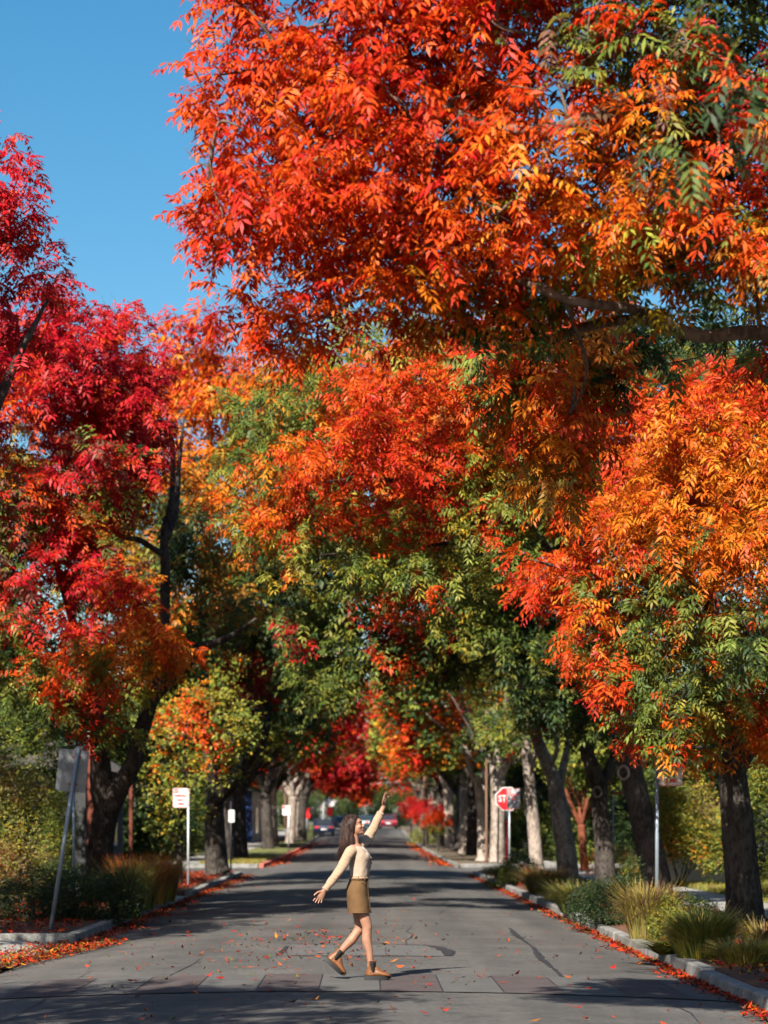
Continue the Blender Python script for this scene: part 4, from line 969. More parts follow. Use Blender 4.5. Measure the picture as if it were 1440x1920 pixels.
p = G(985, 1658); bush('shrub', 'dark green shrub right of the stop sign', [(p[0], p[1] + 1.5, .4, .5, .5, .4)], 'DDG', 1300, .11, 54, gr)
p = G(945, 1650); tuft('grass_tuft', 'olive grass at the corner of the right kerb', p, .4, .4, 700, 'GT', 'TL', 55, gr, w=.009)
gl = 'grasses and shrubs behind the left kerb'
for i, (px, py, k1, k2, lb) in enumerate([(235, 1722, 'GD', 'TG', 'dark green fountain grass nearest on the left'), (262, 1706, 'GG', 'MTA', 'fountain grass with rusty plumes, second from the front'), (288, 1696, 'GGT', 'MTA', 'rusty-plumed fountain grass in the middle of the clump'), (306, 1690, 'GT', 'TTA', 'straw-topped fountain grass at the end of the left kerb'), (248, 1698, 'GD', 'MA', 'rusty-plumed grass at the foot of the dark forked trunk')]):
    tuft('grass_tuft', lb, G(px, py), .95, .42, 1500, k1, k2, 60 + i, gl)
for i, (px, py, hh, rw, ky, lb) in enumerate([(60, 1730, .36, .7, 'KKK', 'low dark clipped shrub by the foot of the leaning sign'), (150, 1728, .42, .75, 'KKKD', 'low dark shrub under the forked trunk'), (205, 1728, .42, .6, 'KKD', 'dark low shrub beside the grasses'), (55, 1725, .45, .7, 'KKM', 'dark shrub at the left edge behind the sign'), (120, 1716, .5, .7, 'KKD', 'dark shrub between sign and forked trunk')]):  # shade over these low shrubs is put into their leaf colours
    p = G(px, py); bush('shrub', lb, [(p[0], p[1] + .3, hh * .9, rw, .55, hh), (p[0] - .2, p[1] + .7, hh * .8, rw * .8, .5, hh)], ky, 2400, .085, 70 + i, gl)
# taller shrubs and creepers behind the pavements
bush('tall_shrub', 'tall tan and olive shrub at the left edge', [(P(30, 1560, 44)[0], 44, 1.3, .75, .8, 1.3), (P(75, 1530, 44.5)[0], 44.5, 1.5, .45, .6, 1.2), (P(-30, 1520, 44)[0], 44, 1.6, .8, .8, 1.6)], 'TTTYG', 6500, .12, 80, None, 'shrub')
bush('tall_shrub', 'narrow green hedge next to the leaning pole', [(P(110, 1600, 49)[0], 49, .9, .33, .6, 1.0), (P(118, 1540, 49)[0], 49, 1.6, .32, .6, .8), (P(100, 1640, 48)[0], 48, .5, .5, .6, .5)], 'GGLD', 4200, .12, 81, None, 'hedge')
bush('tall_shrub', 'dark green shrub under the crimson tree at the left edge', [(P(40, 1390, 50)[0], 50, 3.2, 1.3, 1.0, 1.0), (P(-60, 1420, 50)[0], 50, 2.6, 1.3, 1.0, 1.4), (P(90, 1340, 50)[0], 50, 3.8, .9, 1.0, .9)], 'GDDG', 5200, .16, 82, None, 'shrub')
bush('low_shrub', 'reddish low shrub at the left edge behind the pavement', [(P(10, 1650, 47)[0], 47, .55, .5, .5, .6), (P(60, 1665, 47)[0], 47, .35, .5, .5, .35)], 'MRGD', 1800, .11, 83, None, 'shrub')
hx = P(1300, 1560, 58)
bush('ivy_hedge', 'tall sloping hedge of yellow-green and rusty creeper in the right garden', [(P(1275, 1500, 58)[0], 58, 2.3, .75, .9, .75), (P(1295, 1545, 58)[0], 58, 1.8, .85, .9, .8), (P(1320, 1590, 58)[0], 57.6, 1.3, .75, .9, .7), (P(1262, 1560, 58)[0], 58, 1.6, .5, .8, 1.1), (P(1340, 1620, 58)[0], 57.6, .9, .5, .8, .5)], 'TYLYB', 6500, .16, 84, None, 'hedge')
bush('low_hedge', 'dark hedge behind the right-hand trunks', [(P(1420, 1560, 52)[0], 52, 1.4, .9, .9, 1.4), (P(1470, 1500, 52)[0], 52, 2.2, .9, .9, 1.6)], 'GDL', 3500, .14, 85, None, 'hedge')
bush('low_hedge', 'dry straw-coloured hedge in the right garden', [(P(1150, 1625, 70)[0], 70, .4, 1.0, .5, .4), (P(1190, 1625, 68)[0], 68, .4, .8, .5, .42)], 'TTA', 1700, .14, 86, None, 'hedge')
bush('low_hedge', 'bright yellow shrub behind the leaning trunk', [(P(1185, 1655, 56)[0], 56, .3, .35, .35, .3)], 'AYY', 600, .12, 87, None, 'shrub')
for i, (u, v, ky, lb) in enumerate([(9.5, 96, 'GD', 'green hedge on the far right corner'), (9.5, 108, 'GD', 'second green hedge beyond the right corner'), (-9.2, 60, 'GL', 'lime hedge behind the parking sign'), (-9.5, 70, 'DG', 'dark hedge behind the thick trunk'), (-9.5, 96, 'DG', 'dark hedge beyond the left corner'), (5.0, 160, 'LG', 'clipped yellow-green bush by the far right kerb'), (-9.5, 112, 'TG', 'olive hedge further beyond the left corner'), (-9, 128, 'DG', 'dark hedge far along the left pavement'), (9.3, 125, 'DG', 'dark hedge far along the right pavement'), (9.3, 142, 'DG', 'farthest dark hedge along the right pavement')]):
    q = S(u, v, 0); hgt = .55 if abs(u) < 6 else .9
    bush('low_hedge', lb, [(q[0] + k * .8 - .8, q[1] + k * .7, q[2] + hgt, .9, .9, hgt) for k in range(3)], ky, 1300, .26, 90 + i, 'hedges along the street', 'hedge', stems=False, w=.7)

# ------------------------------------------------------------------ lawn blades and fallen leaves
def grass_area(name, u0, u1, v0, v1, n, keys, seed, h=.09, label=None):
    rg = np.random.default_rng(seed)
    U, Vv = rg.uniform(u0, u1, n), rg.uniform(v0, v1, n)
    p = np.stack([xc(Vv) + U, Vv, zc(Vv) + .03], 1)
    d = np.stack([rg.normal(0, .35, n), rg.normal(0, .35, n), np.ones(n)], 1) * h * rg.uniform(.5, 1.2, (n, 1))
    s = nrm(np.cross(d, rg.normal(0, 1, (n, 3)))) * .012
    V = np.stack([p - s, p + s, p + d + s * .2, p + d - s * .2], 1)
    c = np.repeat(pick_cols(rg, [keys[i] for i in rg.integers(len(keys), size=n)])[:, None, :], 4, 1)
    o = leaf_object(name, V.reshape(-1, 3), c.reshape(-1, 3), 'blade', None)
    tag(o, label, 'grass', None, 'stuff')
grass_area('grass', 8.0, 11.5, 46, 66, 14000, 'GLGT', 1, .12, 'sunlit lawn grass behind the right pavement')
grass_area('grass', -11, -8.0, 50, 74, 8000, 'GLGT', 2, .14, 'lawn grass behind the left pavement')
grass_area('grass', -6.3, -3.95, 91.5, 108, 8000, 'TTLG', 3, .12, 'straw-coloured grass on the corner beyond the side street')

def litter(name, U, Vv, hf, keys, seed, label, size=.075):
    rg = np.random.default_rng(seed); n = len(U)
    p = np.stack([xc(Vv) + U, Vv, zc(Vv) + hf], 1)
    a = rg.uniform(0, 2 * math.pi, n)
    d = np.stack([np.cos(a), np.sin(a), rg.normal(0, .22, n)], 1); w = np.stack([-np.sin(a), np.cos(a), rg.normal(0, .3, n)], 1)
    L = size * rg.uniform(.6, 1.35, (n, 1)); W = L * rg.uniform(.26, .42, (n, 1)) / 2
    cu = np.abs(rg.normal(0, .2, (n, 1))) * L * V3(0, 0, 1)
    up = V3(0, 0, 1) * (np.abs(d[:, 2:3]) * L / 2 + np.abs(w[:, 2:3]) * W + .004)
    V = np.stack([p - d * L / 2 + cu + up, p + w * W + up, p + d * L / 2 + cu + up, p - w * W + up], 1)
    c = np.repeat(pick_cols(rg, [keys[i] for i in rg.integers(len(keys), size=n)])[:, None, :], 4, 1) * rg.uniform(.32, .85, (n, 1, 1))
    o = leaf_object(name, V.reshape(-1, 3), c.reshape(-1, 3), 'litter', None)
    tag(o, label, 'leaves', None, 'stuff')
rg = np.random.default_rng(8)
def gutter(n, v0, v1, side, spread, pw=1.0):
    v = v0 + (v1 - v0) * rg.uniform(0, 1, n) ** pw
    cl = .6 + .4 * np.sin(v * 1.7) * np.sin(v * .63 + 1)
    u = side * (HALF - .02 - np.abs(rg.normal(0, spread, n)) * cl)
    return u, v
u1, v1 = gutter(5600, 17, 77, 1, .17, 1.2)
litter('fallen_leaves', u1, v1, crown(u1) + rg.uniform(0, .02, len(u1)), 'ORMRM', 1, 'red and orange leaves heaped along the right gutter')
u2, v2 = gutter(5200, 31, 76, -1, .36)
litter('fallen_leaves', u2, v2, crown(u2) + rg.uniform(0, .02, len(u2)), 'RMMO', 2, 'rusty leaves along the left gutter')
n = 3800; v3 = rg.uniform(24.5, 31.8, n); u3 = -3.5 - np.abs(rg.normal(0, .55, n)) + .14 * (v3 - 28)
litter('fallen_leaves', u3, v3, np.where(u3 > -HALF, crown(u3), -.085) + rg.uniform(0, .05, n), 'OMRMB', 3, 'drift of orange leaves at the near left entrance')
n = 1500; v4 = np.concatenate([rg.uniform(18, 34, 260), rg.normal(29.5, 3.4, 330), rg.uniform(30, 75, 240)]); u4 = np.concatenate([rg.uniform(-3.6, 3.6, 260), rg.normal(-.5, .8, 330), rg.uniform(-3.6, 3.6, 240)])
m = (np.abs(u4) < 3.6) & (v4 > 17); u4, v4 = u4[m], v4[m]
litter('fallen_leaves', u4, v4, crown(u4) + .008, 'OAMRM', 4, 'orange leaves strewn over the asphalt around the person')
n = 10500; v5 = np.concatenate([rg.uniform(18, 76, 8000), rg.uniform(18, 29, 2500)]); u5 = rg.uniform(3.95, 6.3, n)
litter('fallen_leaves', u5, v5, VERGE + .01 + rg.uniform(0, .02, n), 'MORBM', 5, 'brown and orange leaves under the right-hand plants')
n = 9000; v6 = np.concatenate([rg.uniform(32, 47.5, n // 3), rg.uniform(53.7, 75.3, n - n // 3)]); u6 = -rg.uniform(3.95, 6.3, n)
litter('fallen_leaves', u6, v6, VERGE + .01 + rg.uniform(0, .02, n), 'RRMO', 6, 'red leaves under the left-hand trees')
n = 3500; v7 = rg.uniform(10, 27, n); u7 = -rg.uniform(3.8, 8, n)
litter('fallen_leaves', u7, v7, -.02 + rg.uniform(0, .03, n), 'OMBA', 7, 'orange leaves on the ground at the lower left')
n = 2600; v8 = rg.uniform(91, 170, n); sd = np.where(rg.uniform(0, 1, n) < .6, 1, -1); u8 = sd * (HALF - np.abs(rg.normal(0, .35, n)))
litter('fallen_leaves', u8, v8, crown(u8) + .01, 'OORA', 8, 'orange leaves along the kerbs beyond the side street', .13)

# ------------------------------------------------------------------ signs and posts
M['sign_grey'] = plain('sign_grey', (.30, .31, .33), .5, .4, 0, .15)
def text_mesh(body, size, extrude=.001, bold=0.0, align='CENTER'):
    cu = bpy.data.curves.new('lettering', 'FONT'); cu.body = body; cu.size = size; cu.extrude = extrude; cu.align_x = align; cu.align_y = 'CENTER'; cu.offset = bold
    o = bpy.data.objects.new('lettering', cu); COL.objects.link(o)
    me = bpy.data.meshes.new_from_object(o.evaluated_get(bpy.context.evaluated_depsgraph_get()))
    bpy.data.objects.remove(o); bpy.data.curves.remove(cu)
    return me
def lettering(body, size, loc, mat, parent, bold=0.0, sx=1.0):
    me = text_mesh(body, size, .001, bold); me.materials.clear(); me.materials.append(M[mat])
    o = bpy.data.objects.new('lettering', me); COL.objects.link(o); o.parent = parent; o.location = loc; o.rotation_euler = (R(90), 0, 0); o.scale = (sx, 1, 1)
    return o
def rrect(w, h, r, n=5):
    out = []
    for cx, cz, a0 in ((w / 2 - r, h / 2 - r, 0), (-w / 2 + r, h / 2 - r, 90), (-w / 2 + r, -h / 2 + r, 180), (w / 2 - r, -h / 2 + r, 270)):
        for k in range(n): a = R(a0 + 90 * k / (n - 1)); out.append((cx + r * math.cos(a), cz + r * math.sin(a)))
    return out[::-1]
def frame_rrect(mb, w, h, r, t, y0, y1):
    """a flat border strip"""
    a, b = rrect(w, h, r), rrect(w - 2 * t, h - 2 * t, max(.004, r - t)); n = len(a)
    mb.add([(x, y0, z) for x, z in a] + [(x, y0, z) for x, z in b], [(k, (k + 1) % n, n + (k + 1) % n, n + k) for k in range(n)])
def post(parent, top, mat, r=.03, base=(0, 0, -.1)):
    return MB().tube([base, top], [r, r], 12, 1).build('post', M[mat], parent, True, ws=False)

# the leaning sign seen from behind
b = G(92, 1750, .0); tp = P(147, 1400, b[1]); tp = tp - b
t = empty('street_sign', tuple(b), 'leaning grey sign seen from behind on a tilted post', 'sign')
post(t, tp, 'post_grey', .031)
pl = bpy.data.objects.new('sign_plate', MB().prism(rrect(.435, .60, .035), -.002, .002).mesh('sign_plate')); pl.data.materials.append(M['galv'])
COL.objects.link(pl); pl.parent = t; pc = P(135, 1445, b[1]) - b; pl.location = (pc[0], .037, pc[2]); pl.rotation_euler = (0, R(5.5), R(-4))
for dz in (-.19, .2):
    mb = MB().box((0, -.02, dz), (.10, .03, .03)).box((0, -.005, dz), (.15, .008, .018))
    c = mb.build('clamp', M['bark_red'], pl, ws=False); c.location = (.035 + dz * .05, 0, 0)
# straight post behind it
b = P(138, HY, 37.5); b[2] = VERGE
t = empty('street_sign', tuple(b), 'straight dark grey post behind the leaning sign', 'sign')
post(t, (0, 0, 2.55), 'post_grey', .025)
o = MB().prism(rrect(.30, .40, .03), .027, .030).build('sign_plate', M['galv'], t, ws=False); o.location = (0, 0, 2.3)

def parking_sign(label, base, h, w, hh, dx, post_mat, rz=0.0, face='sign_white', lines=(('PARKING', .085), ('ANY', .075), ('TIME', .075)), square=True):
    t = empty('parking_sign', tuple(base), label, 'sign'); t.rotation_euler = (0, 0, rz)
    post(t, (0, 0, h - .02), post_mat, .028)
    p = MB().prism(rrect(w, hh, .035), -.002, .002).build('sign_plate', M[face], t, ws=False); p.location = (dx, -.034, h - hh / 2)
    fr = MB(); frame_rrect(fr, w - .012, hh - .012, .03, .008, -.0035, -.002); fr.build('border', M['sign_red'], p, ws=False)
    z = hh / 2 - .075
    if square:
        q = MB().box((-w / 2 + .085, -.0035, z), (.115, .003, .10)).build('red_square', M['sign_red'], p, ws=False)
        lettering('NO', .085, (-w / 2 + .085, -.0065, z), 'sign_white', p, .002)
    else:
        lettering('NO', .11, (0, -.0035, z), 'sign_red', p, .003)
    z -= .12
    for s, sz in lines:
        lettering(s, sz, (0, -.0035, z), 'sign_red', p, .004, min(1.0, (w - .05) / (len(s) * sz * .66))); z -= sz * 1.25
    for dz in (-.17, .17):
        MB().tube([(-dx, -.006, dz), (-dx, .0, dz)], [.010, .010], 8, 1).build('bolt', M['galv'], p, ws=False)
    return t
parking_sign('white no-parking sign with red lettering by the young tree', G(353, 1663), 2.42, .37, .48, -.19, 'post_pale', R(4))
b = P(1232, HY, 33); b[2] = VERGE
parking_sign('no-parking sign half hidden by leaves beside the leaning trunk', b, 2.52, .33, .47, .19, 'post_grey', R(-3), square=False)
b = P(955, HY, 74.5); b[2] = VERGE
t = parking_sign('small white sign overlapping the stop sign', b, 2.67, .42, .64, .135, 'post_pale', R(-4), 'sign_grey', lines=(('PARKING', .06), ('ANY', .06), ('TIME', .06)))
# stop sign
b = P(950, HY, 76); b[2] = VERGE
t = empty('stop_sign', tuple(b), 'red octagonal stop sign on a red post at the corner', 'sign')
MB().tube([(0, 0, -.1), (0, 0, 1.65)], [.035, .035], 12, 1).build('post', M['post_red'], t, True, ws=False)
MB().tube([(0, 0, 1.65), (0, 0, 2.75)], [.03, .03], 12, 1).build('post', M['post_grey'], t, True, ws=False)
def octa(r): return [(r * math.cos(R(22.5 + 45 * k)), r * math.sin(R(22.5 + 45 * k))) for k in range(8)][::-1]
zz = P(0, 1498, 76)[2] - VERGE
a = MB().prism(octa(.412), -.042, -.038).build('sign_plate', M['sign_white'], t, ws=False); a.location = (0.02, 0, zz)
f = MB().prism(octa(.378), -.045, -.0425).build('red_face', M['sign_red'], a, ws=False)
lettering('STOP', .30, (0, -.047, 0), 'sign_white', a, .006, .82)
# signs further down the left kerb
for px, Y, w, hh, lb in ((537, 126, .42, .52, 'white sign on a pale post far along the left kerb'), (584, 150, .36, .46, 'second white sign on a pale post further along the left kerb'), (604, 215, .42, .5, 'farthest white sign on the left kerb')):
    b = P(px + 4, HY, Y); b[2] = float(zc(Y)) + VERGE
    t = empty('street_sign', tuple(b), lb, 'sign', 'white signs along the left kerb')
    post(t, (0, 0, 2.5), 'post_pale', .04)
    p = MB().prism(rrect(w, hh, .04), -.05, -.045).build('sign_plate', M['sign_white'], t, ws=False); p.location = (-.12, 0, 2.5 - hh / 2)
    MB().box((-w * .28, -.052, hh * .3), (w * .3, .003, hh * .25)).build('red_square', M['sign_red'], p, ws=False)
    MB().box((.03, -.052, -.03), (w * .6, .003, .05)).build('printed_line', M['sign_red'], p, ws=False)
b = P(433, HY, 79); b[2] = -.1
t = empty('street_sign', tuple(b), 'thin black post with a narrow white plate before the side street', 'sign')
post(t, (0, 0, 2.45), 'post_black', .028)
o = MB().prism(rrect(.2, .42, .03), -.034, -.030).build('sign_plate', M['sign_white'], t, ws=False); o.location = (.02, 0, 1.95)
b = P(1150, HY, 64); b[2] = .04
t = empty('street_sign', tuple(b), 'small red-lettered board on a grey post in the right garden', 'sign')
post(t, (0, 0, 2.3), 'post_grey', .02)
o = MB().prism(rrect(.40, .08, .02), -.036, -.031).build('sign_plate', M['brick'], t, ws=False); o.location = (.1, 0, 2.38)
# red boards, yellow bollards, flag
M['yellow'] = plain('yellow_paint', (.78, .30, .015), .5); M['blue'] = plain('blue_paint', (.012, .035, .12), .4); M['teal'] = plain('teal_paint', (.008, .04, .06), .3, .5); M['car_red'] = plain('dark_red_paint', (.08, .004, .015), .3, .5)
M['navy'] = plain('navy_paint', (.004, .008, .026), .3, .5); M['tyre'] = plain('tyre_rubber', (.012, .012, .012), .9); M['rim'] = plain('wheel_rim', (.4, .4, .42), .35, .5, .7); M['lamp_red'] = plain('tail_lamp', (.5, .01, .01), .2); M['lamp_clear'] = plain('head_lamp', (.7, .7, .68), .15)
M['car_grey'] = plain('grey_paint', (.06, .063, .066), .3, .5)
for px, Y, z, lb in ((575, 187, 1.95, 'red board on a post beside the yellow bollard'), (618, 222, 1.9, 'red board on a post at the far end of the left kerb')):
    b = P(px, HY, Y); b[2] = float(zc(Y)) + VERGE
    t = empty('street_sign', tuple(b), lb, 'sign')
    post(t, (0, 0, 2.3), 'post_pale', .04); o = MB().prism(rrect(.55, .8, .05), -.06, -.05).build('sign_plate', M['sign_red'], t, ws=False); o.location = (0, 0, z)
for px, Y, lb in ((568, 183, 'yellow bollard at the far left kerb'), (613, 224, 'small yellow bollard behind the other one, nearer the street end')):
    b = P(px, HY, Y); b[2] = float(zc(Y)) + VERGE
    t = empty('bollard', tuple(b), lb, 'bollard')
    MB().tube([(0, 0, -.05), (0, 0, 1.1), (0, 0, 1.2), (0, 0, 1.25)], [.17, .17, .13, .03], 16, 1).build('body', M['yellow'], t, True, ws=False)
    MB().tube([(0, 0, -.05), (0, 0, .06)], [.22, .21], 16, 1).build('base_collar', M['post_grey'], t, True, ws=False)
b = P(606, HY, 205); b[2] = float(zc(205)) + VERGE
t = empty('flag', tuple(b), 'white flag hanging from a slanted staff at the far left', 'flag')
MB().tube([(0, 0, 0), (0, 0, 3.2)], [.04, .03], 8, 1).build('post', M['post_pale'], t, True, ws=False)
MB().tube([(0, 0, 2.6), (.9, 0, 3.4)], [.02, .015], 8, 1).build('staff', M['post_pale'], t, True, ws=False)
V, F = [], []
for j in range(7):
    for i in range(9):
        s, q = i / 8, j / 6
        V.append((.3 + s * .9 - q * .28, .05 * math.sin(s * 6 + q), 3.05 + s * -.35 - q * .6 + .25))
F = [(j * 9 + i, j * 9 + i + 1, (j + 1) * 9 + i + 1, (j + 1) * 9 + i) for j in range(6) for i in range(8)]
fm = MB(); fm.v = [np.array(V)]; fm.f = F; fm.mi = [1 if (k // 8 < 3 and k % 8 < 3) else 0 for k in range(len(F))]; fm.n = len(V)
o = fm.build('cloth', [M['sign_white'], M['blue']], t, True, ws=False)
sm = o.modifiers.new('thickness', 'SOLIDIFY'); sm.thickness = .006
# lamp post on the far right corner, utility pole and cables
b = P(912, HY, 94); b[2] = VERGE
t = empty('lamp_post', tuple(b), 'tall thin grey lamp post on the far right corner', 'lamp post')
MB().tube([(0, 0, -.1), (0, 0, .3), (0, 0, 6.5)], [.08, .045, .035], 12, 1).build('post', M['wood'], t, True, ws=False)
MB().tube([(0, 0, 6.4), (-.3, 0, 6.8), (-1.2, 0, 7.0)], [.04, .035, .03], 10, 4).build('arm', M['post_grey'], t, True, ws=False)
MB().box((-1.45, 0, 6.98), (.6, .22, .10), taper=.7).build('lamp_head', M['post_grey'], t, ws=False)
def upole(px, Y, lb):
    b = P(px, HY, Y); b[2] = float(zc(Y)) + .03
    t = empty('utility_pole', tuple(b), lb, 'pole', 'utility poles')
    MB().tube([(0, 0, -.2), (0, 0, 4), (0, 0, 9.3)], [.17, .15, .11], 12, 1).build('post', M['wood'], t, True, ws=False)
    MB().box((0, -.14, 8.7), (2.4, .1, .12)).build('crossarm', M['wood'], t, ws=False)
    for x in (-1.05, -.45, .45, 1.05): MB().tube([(x, -.14, 8.76), (x, -.14, 8.95)], [.04, .05], 8, 1).build('insulator', M['sign_white'], t, True, ws=False)
    return b
upole(798, 150, 'brown wooden utility pole by the far right kerb')
pa_ = upole(823, 236, 'wooden utility pole at the far end, right of the street'); pb_ = upole(535, 236, 'wooden utility pole at the far end, left of the street')
for k, dz in enumerate((6.1, 5.6, 5.25, 4.75)):
    a, c = pa_ + V3(0, 0, dz + .5), pb_ + V3(0, 0, dz)
    pts = [a * (1 - s) + c * s - V3(0, 0, .5 * math.sin(math.pi * s)) for s in np.linspace(0, 1, 12)]
    o = MB().tube(pts, [.018] * 12, 6, 1).build('power_cable', M['post_pale'], None, True)
    tag(o, ('topmost pale cable crossing the far end of the street', 'second pale cable from the top at the far end', 'third pale cable from the top at the far end', 'lowest pale cable at the far end of the street')[k], 'cable', 'cables at the end of the street')

# ------------------------------------------------------------------ far cars
def car(label, loc, rz, paint, sc=1.0):
    t = empty('parked_car', tuple(loc), label, 'car', 'cars at the far end'); t.rotation_euler = (0, 0, rz); t.scale = (sc,) * 3
    W = .88
    prof = [(-2.15, .30), (-2.2, .62), (-2.1, .86), (-1.3, .96), (-.75, 1.38), (.55, 1.44), (1.35, 1.02), (2.1, .95), (2.22, .65), (2.15, .30), (1.75, .26), (1.55, .58), (1.15, .58), (.95, .26), (-.95, .26), (-1.15, .58), (-1.55, .58), (-1.75, .26)]
    n = len(prof); V = []
    for y, k in ((-W, 0), (-W * .98, 1), (W * .98, 1), (W, 0)):
        for x, z in prof:
            ins = .16 * max(0, (z - .95) / .45)
            V.append((x, np.sign(y) * (abs(y) - ins), z))
    V = np.array(V); L, Rr = V[:n], V[3 * n:]
    mb = MB(); mb.add(np.vstack([L, Rr]), [(k, (k + 1) % n, n + (k + 1) % n, n + k) for k in range(n)] + [tuple(range(n - 1, -1, -1)), tuple(range(n, 2 * n))])
    mb.build('body', M[paint], t, ws=False)
    for s in (-1, 1):
        for x0, x1 in ((-1.12, -.1), (-.02, 1.08)):
            q = []
            for x, z in ((x0, 1.0), (x1, 1.0), (min(x1, .55) if x1 > 0 else x1, 1.36), (max(x0, -.72) if x0 < -.5 else x0, 1.36)):
                ins = .16 * max(0, (z - .95) / .45); q.append((x, s * (W - ins + .006), z))
            MB().add(q, [(0, 1, 2, 3) if s < 0 else (3, 2, 1, 0)]).build('side_window', M['glass'], t, ws=False)
        for x in (-1.35, 1.35):
            w = MB().tube([(x, s * (W - .2), .32), (x, s * (W + .01), .32)], [.32, .32], 16, 1).build('wheel', M['tyre'], t, ws=False)
            MB().tube([(x, s * (W - .02), .32), (x, s * (W + .02), .32)], [.2, .19], 12, 1).build('rim', M['rim'], w, ws=False)
        MB().box((-2.17, s * .62, .72), (.06, .32, .14)).build('tail_lamp', M['lamp_red'], t, ws=False)
        MB().box((2.17, s * .62, .72), (.06, .36, .14)).build('head_lamp', M['lamp_clear'], t, ws=False)
    for xs, nm in (((-1.28, .99, -.80, 1.36), 'rear_window'), ((1.30, 1.06, .62, 1.40), 'windscreen')):
        x0, z0, x1, z1 = xs; o = .012 * np.sign(x0)
        MB().add([(x0 + o, -W * .78, z0), (x0 + o, W * .78, z0), (x1 + o, W * .68, z1), (x1 + o, -W * .68, z1)], [(0, 1, 2, 3)]).build(nm, M['glass'], t, ws=False)
    MB().box((-2.2, 0, .55), (.02, .5, .12)).build('number_plate', M['sign_white'], t, ws=False)
for lb, px, Y, rz, pt in (('dark blue car parked at the far left kerb', 607, 205, R(92), 'navy'), ('teal car at the far end of the street', 688, 238, R(75), 'teal'), ('dark red car at the far end of the street', 728, 240, R(90), 'car_red'), ('grey car beyond the yellow bollards', 640, 232, R(88), 'car_grey')):
    q = P(px, HY, Y); q[2] = float(zc(Y)) - (.06 if px < 700 else 0.02)
    car(lb, q, rz, pt)

# ------------------------------------------------------------------ houses behind the gardens
def house(label, x0, x1, y0, y1, h, wall, roofm, side, wins, ridge=1.6, z0=0.0, eave=.45):
    t = empty('house', ((x0 + x1) / 2, y0, z0), label, 'house')
    MB().box(((x0 + x1) / 2, (y0 + y1) / 2, z0 + h / 2), (x1 - x0, y1 - y0, h)).build('wall', M[wall], t)
    a = MB(); xm = (x0 + x1) / 2
    v = [(x0 - eave, y0 - eave, z0 + h + .005), (x1 + eave, y0 - eave, z0 + h + .005), (x1 + eave, y1 + eave, z0 + h + .005), (x0 - eave, y1 + eave, z0 + h + .005), (x0 + 2, (y0 + y1) / 2, z0 + h + ridge), (x1 - 2, (y0 + y1) / 2, z0 + h + ridge)]
    a.add(v, [(0, 1, 5, 4), (1, 2, 5), (2, 3, 4, 5), (3, 0, 4), (3, 2, 1, 0)]); a.build('roof', M[roofm], t)
    for (face, c, zc_, w, hh) in wins:
        f = MB(); g2 = MB(); s = 1 if side > 0 else -1
        if face == 'front':        # faces the camera
            f.box((c, y0 - .02, z0 + zc_), (w + .16, .08, hh + .16)); g2.box((c, y0 - .055, z0 + zc_), (w, .03, hh))
        else:
            xx = x1 if side < 0 else x0; sg = 1 if side < 0 else -1
            f.box((xx + sg * .02, c, z0 + zc_), (.08, w + .16, hh + .16)); g2.box((xx + sg * .055, c, z0 + zc_), (.03, w, hh))
        fr = f.build('window', M['sign_white'], t); g2.build('pane', M['glass'], fr)
    return t
t = house('brick house with dark porch behind the forked trunk', -19, -8.3, 65.5, 75, 3.1, 'dark_wall', 'roof', -1, [('front', -14.5, 1.6, 1.4, 1.2), ('front', -11.6, 1.6, 1.2, 1.2), ('side', 68.5, 1.6, 1.4, 1.2), ('side', 72, 1.6, 1.4, 1.2)])
for i, (px, top, w) in enumerate(((171, 3.95, .18), (246, 2.7, .09), (88, 2.9, .12))):
    x = P(px, HY, 65.2)[0]; n = int(top / .075)
    mb = MB().box((x, 65.2, top / 2), (w - .03, .30, top)); pier = mb.build('brick_pier', M['mortar'], t)
    cm = MB().box((0, 0, 0), (w / 2 - .006, .33, .064)).mesh('brick')
    cm.materials.append(M['brick'])
    for k in range(n):
        for j in (-1, 1):
            if k % 2 and j == 1: pass
            o = bpy.data.objects.new('brick', cm); COL.objects.link(o); o.parent = pier; off = .02 * (1 if k % 2 else -1)
            base_ = Vector((0, 0, 0))
            o.location = (x + j * w / 4 + off * .3 , 65.2 - .006 * (k % 2), .04 + k * .075)
    if i == 0: MB().box((x, 65.2, top + .09), (w + .14, .46, .18), taper=.8).build('cap_stone', M['plaster'], t)
house('dark garage behind the small red-barked tree', 9.3, 18, 98, 108, 3.0, 'dark_wall', 'roof', 1, [('front', 12.5, 1.5, 1.3, 1.1), ('side', 103, 1.5, 1.4, 1.2)])
house('pale plastered house glimpsed between the right-hand trunks', 8.4, 18, 128, 140, 3.4, 'plaster', 'roof', 1, [('front', 11.5, 1.6, 1.3, 1.2), ('front', 14.5, 1.6, 1.3, 1.2), ('side', 132, 1.6, 1.4, 1.2)], z0=.1)
house('dark house behind the hedge of yellow creeper', 12.5, 24, 62, 74, 3.2, 'dark_wall', 'roof', 1, [('front', 15.5, 1.6, 1.4, 1.2), ('side', 66, 1.6, 1.4, 1.2)])
house('low blue-grey shop building at the far left', -19, -9.2, 165, 195, 3.6, 'blue', 'roof', -1, [('front', -12, 1.5, 2.2, 1.8), ('front', -15.5, 1.5, 2.2, 1.8), ('side', 170, 1.5, 3, 1.8), ('side', 178, 1.5, 3, 1.8), ('side', 186, 1.5, 3, 1.8)], ridge=.4, z0=.4)
house('pale house beyond the left corner', -20, -11, 104, 116, 3.2, 'plaster', 'roof', -1, [('front', -13.5, 1.6, 1.3, 1.2), ('side', 108, 1.6, 1.4, 1.2), ('side', 112.5, 1.6, 1.4, 1.2)])
bk = MB().box((P(1305, HY, 59.5)[0], 59.8, .35), (2.2, .2, .7)).build('garden_wall', M['plaster'], None)
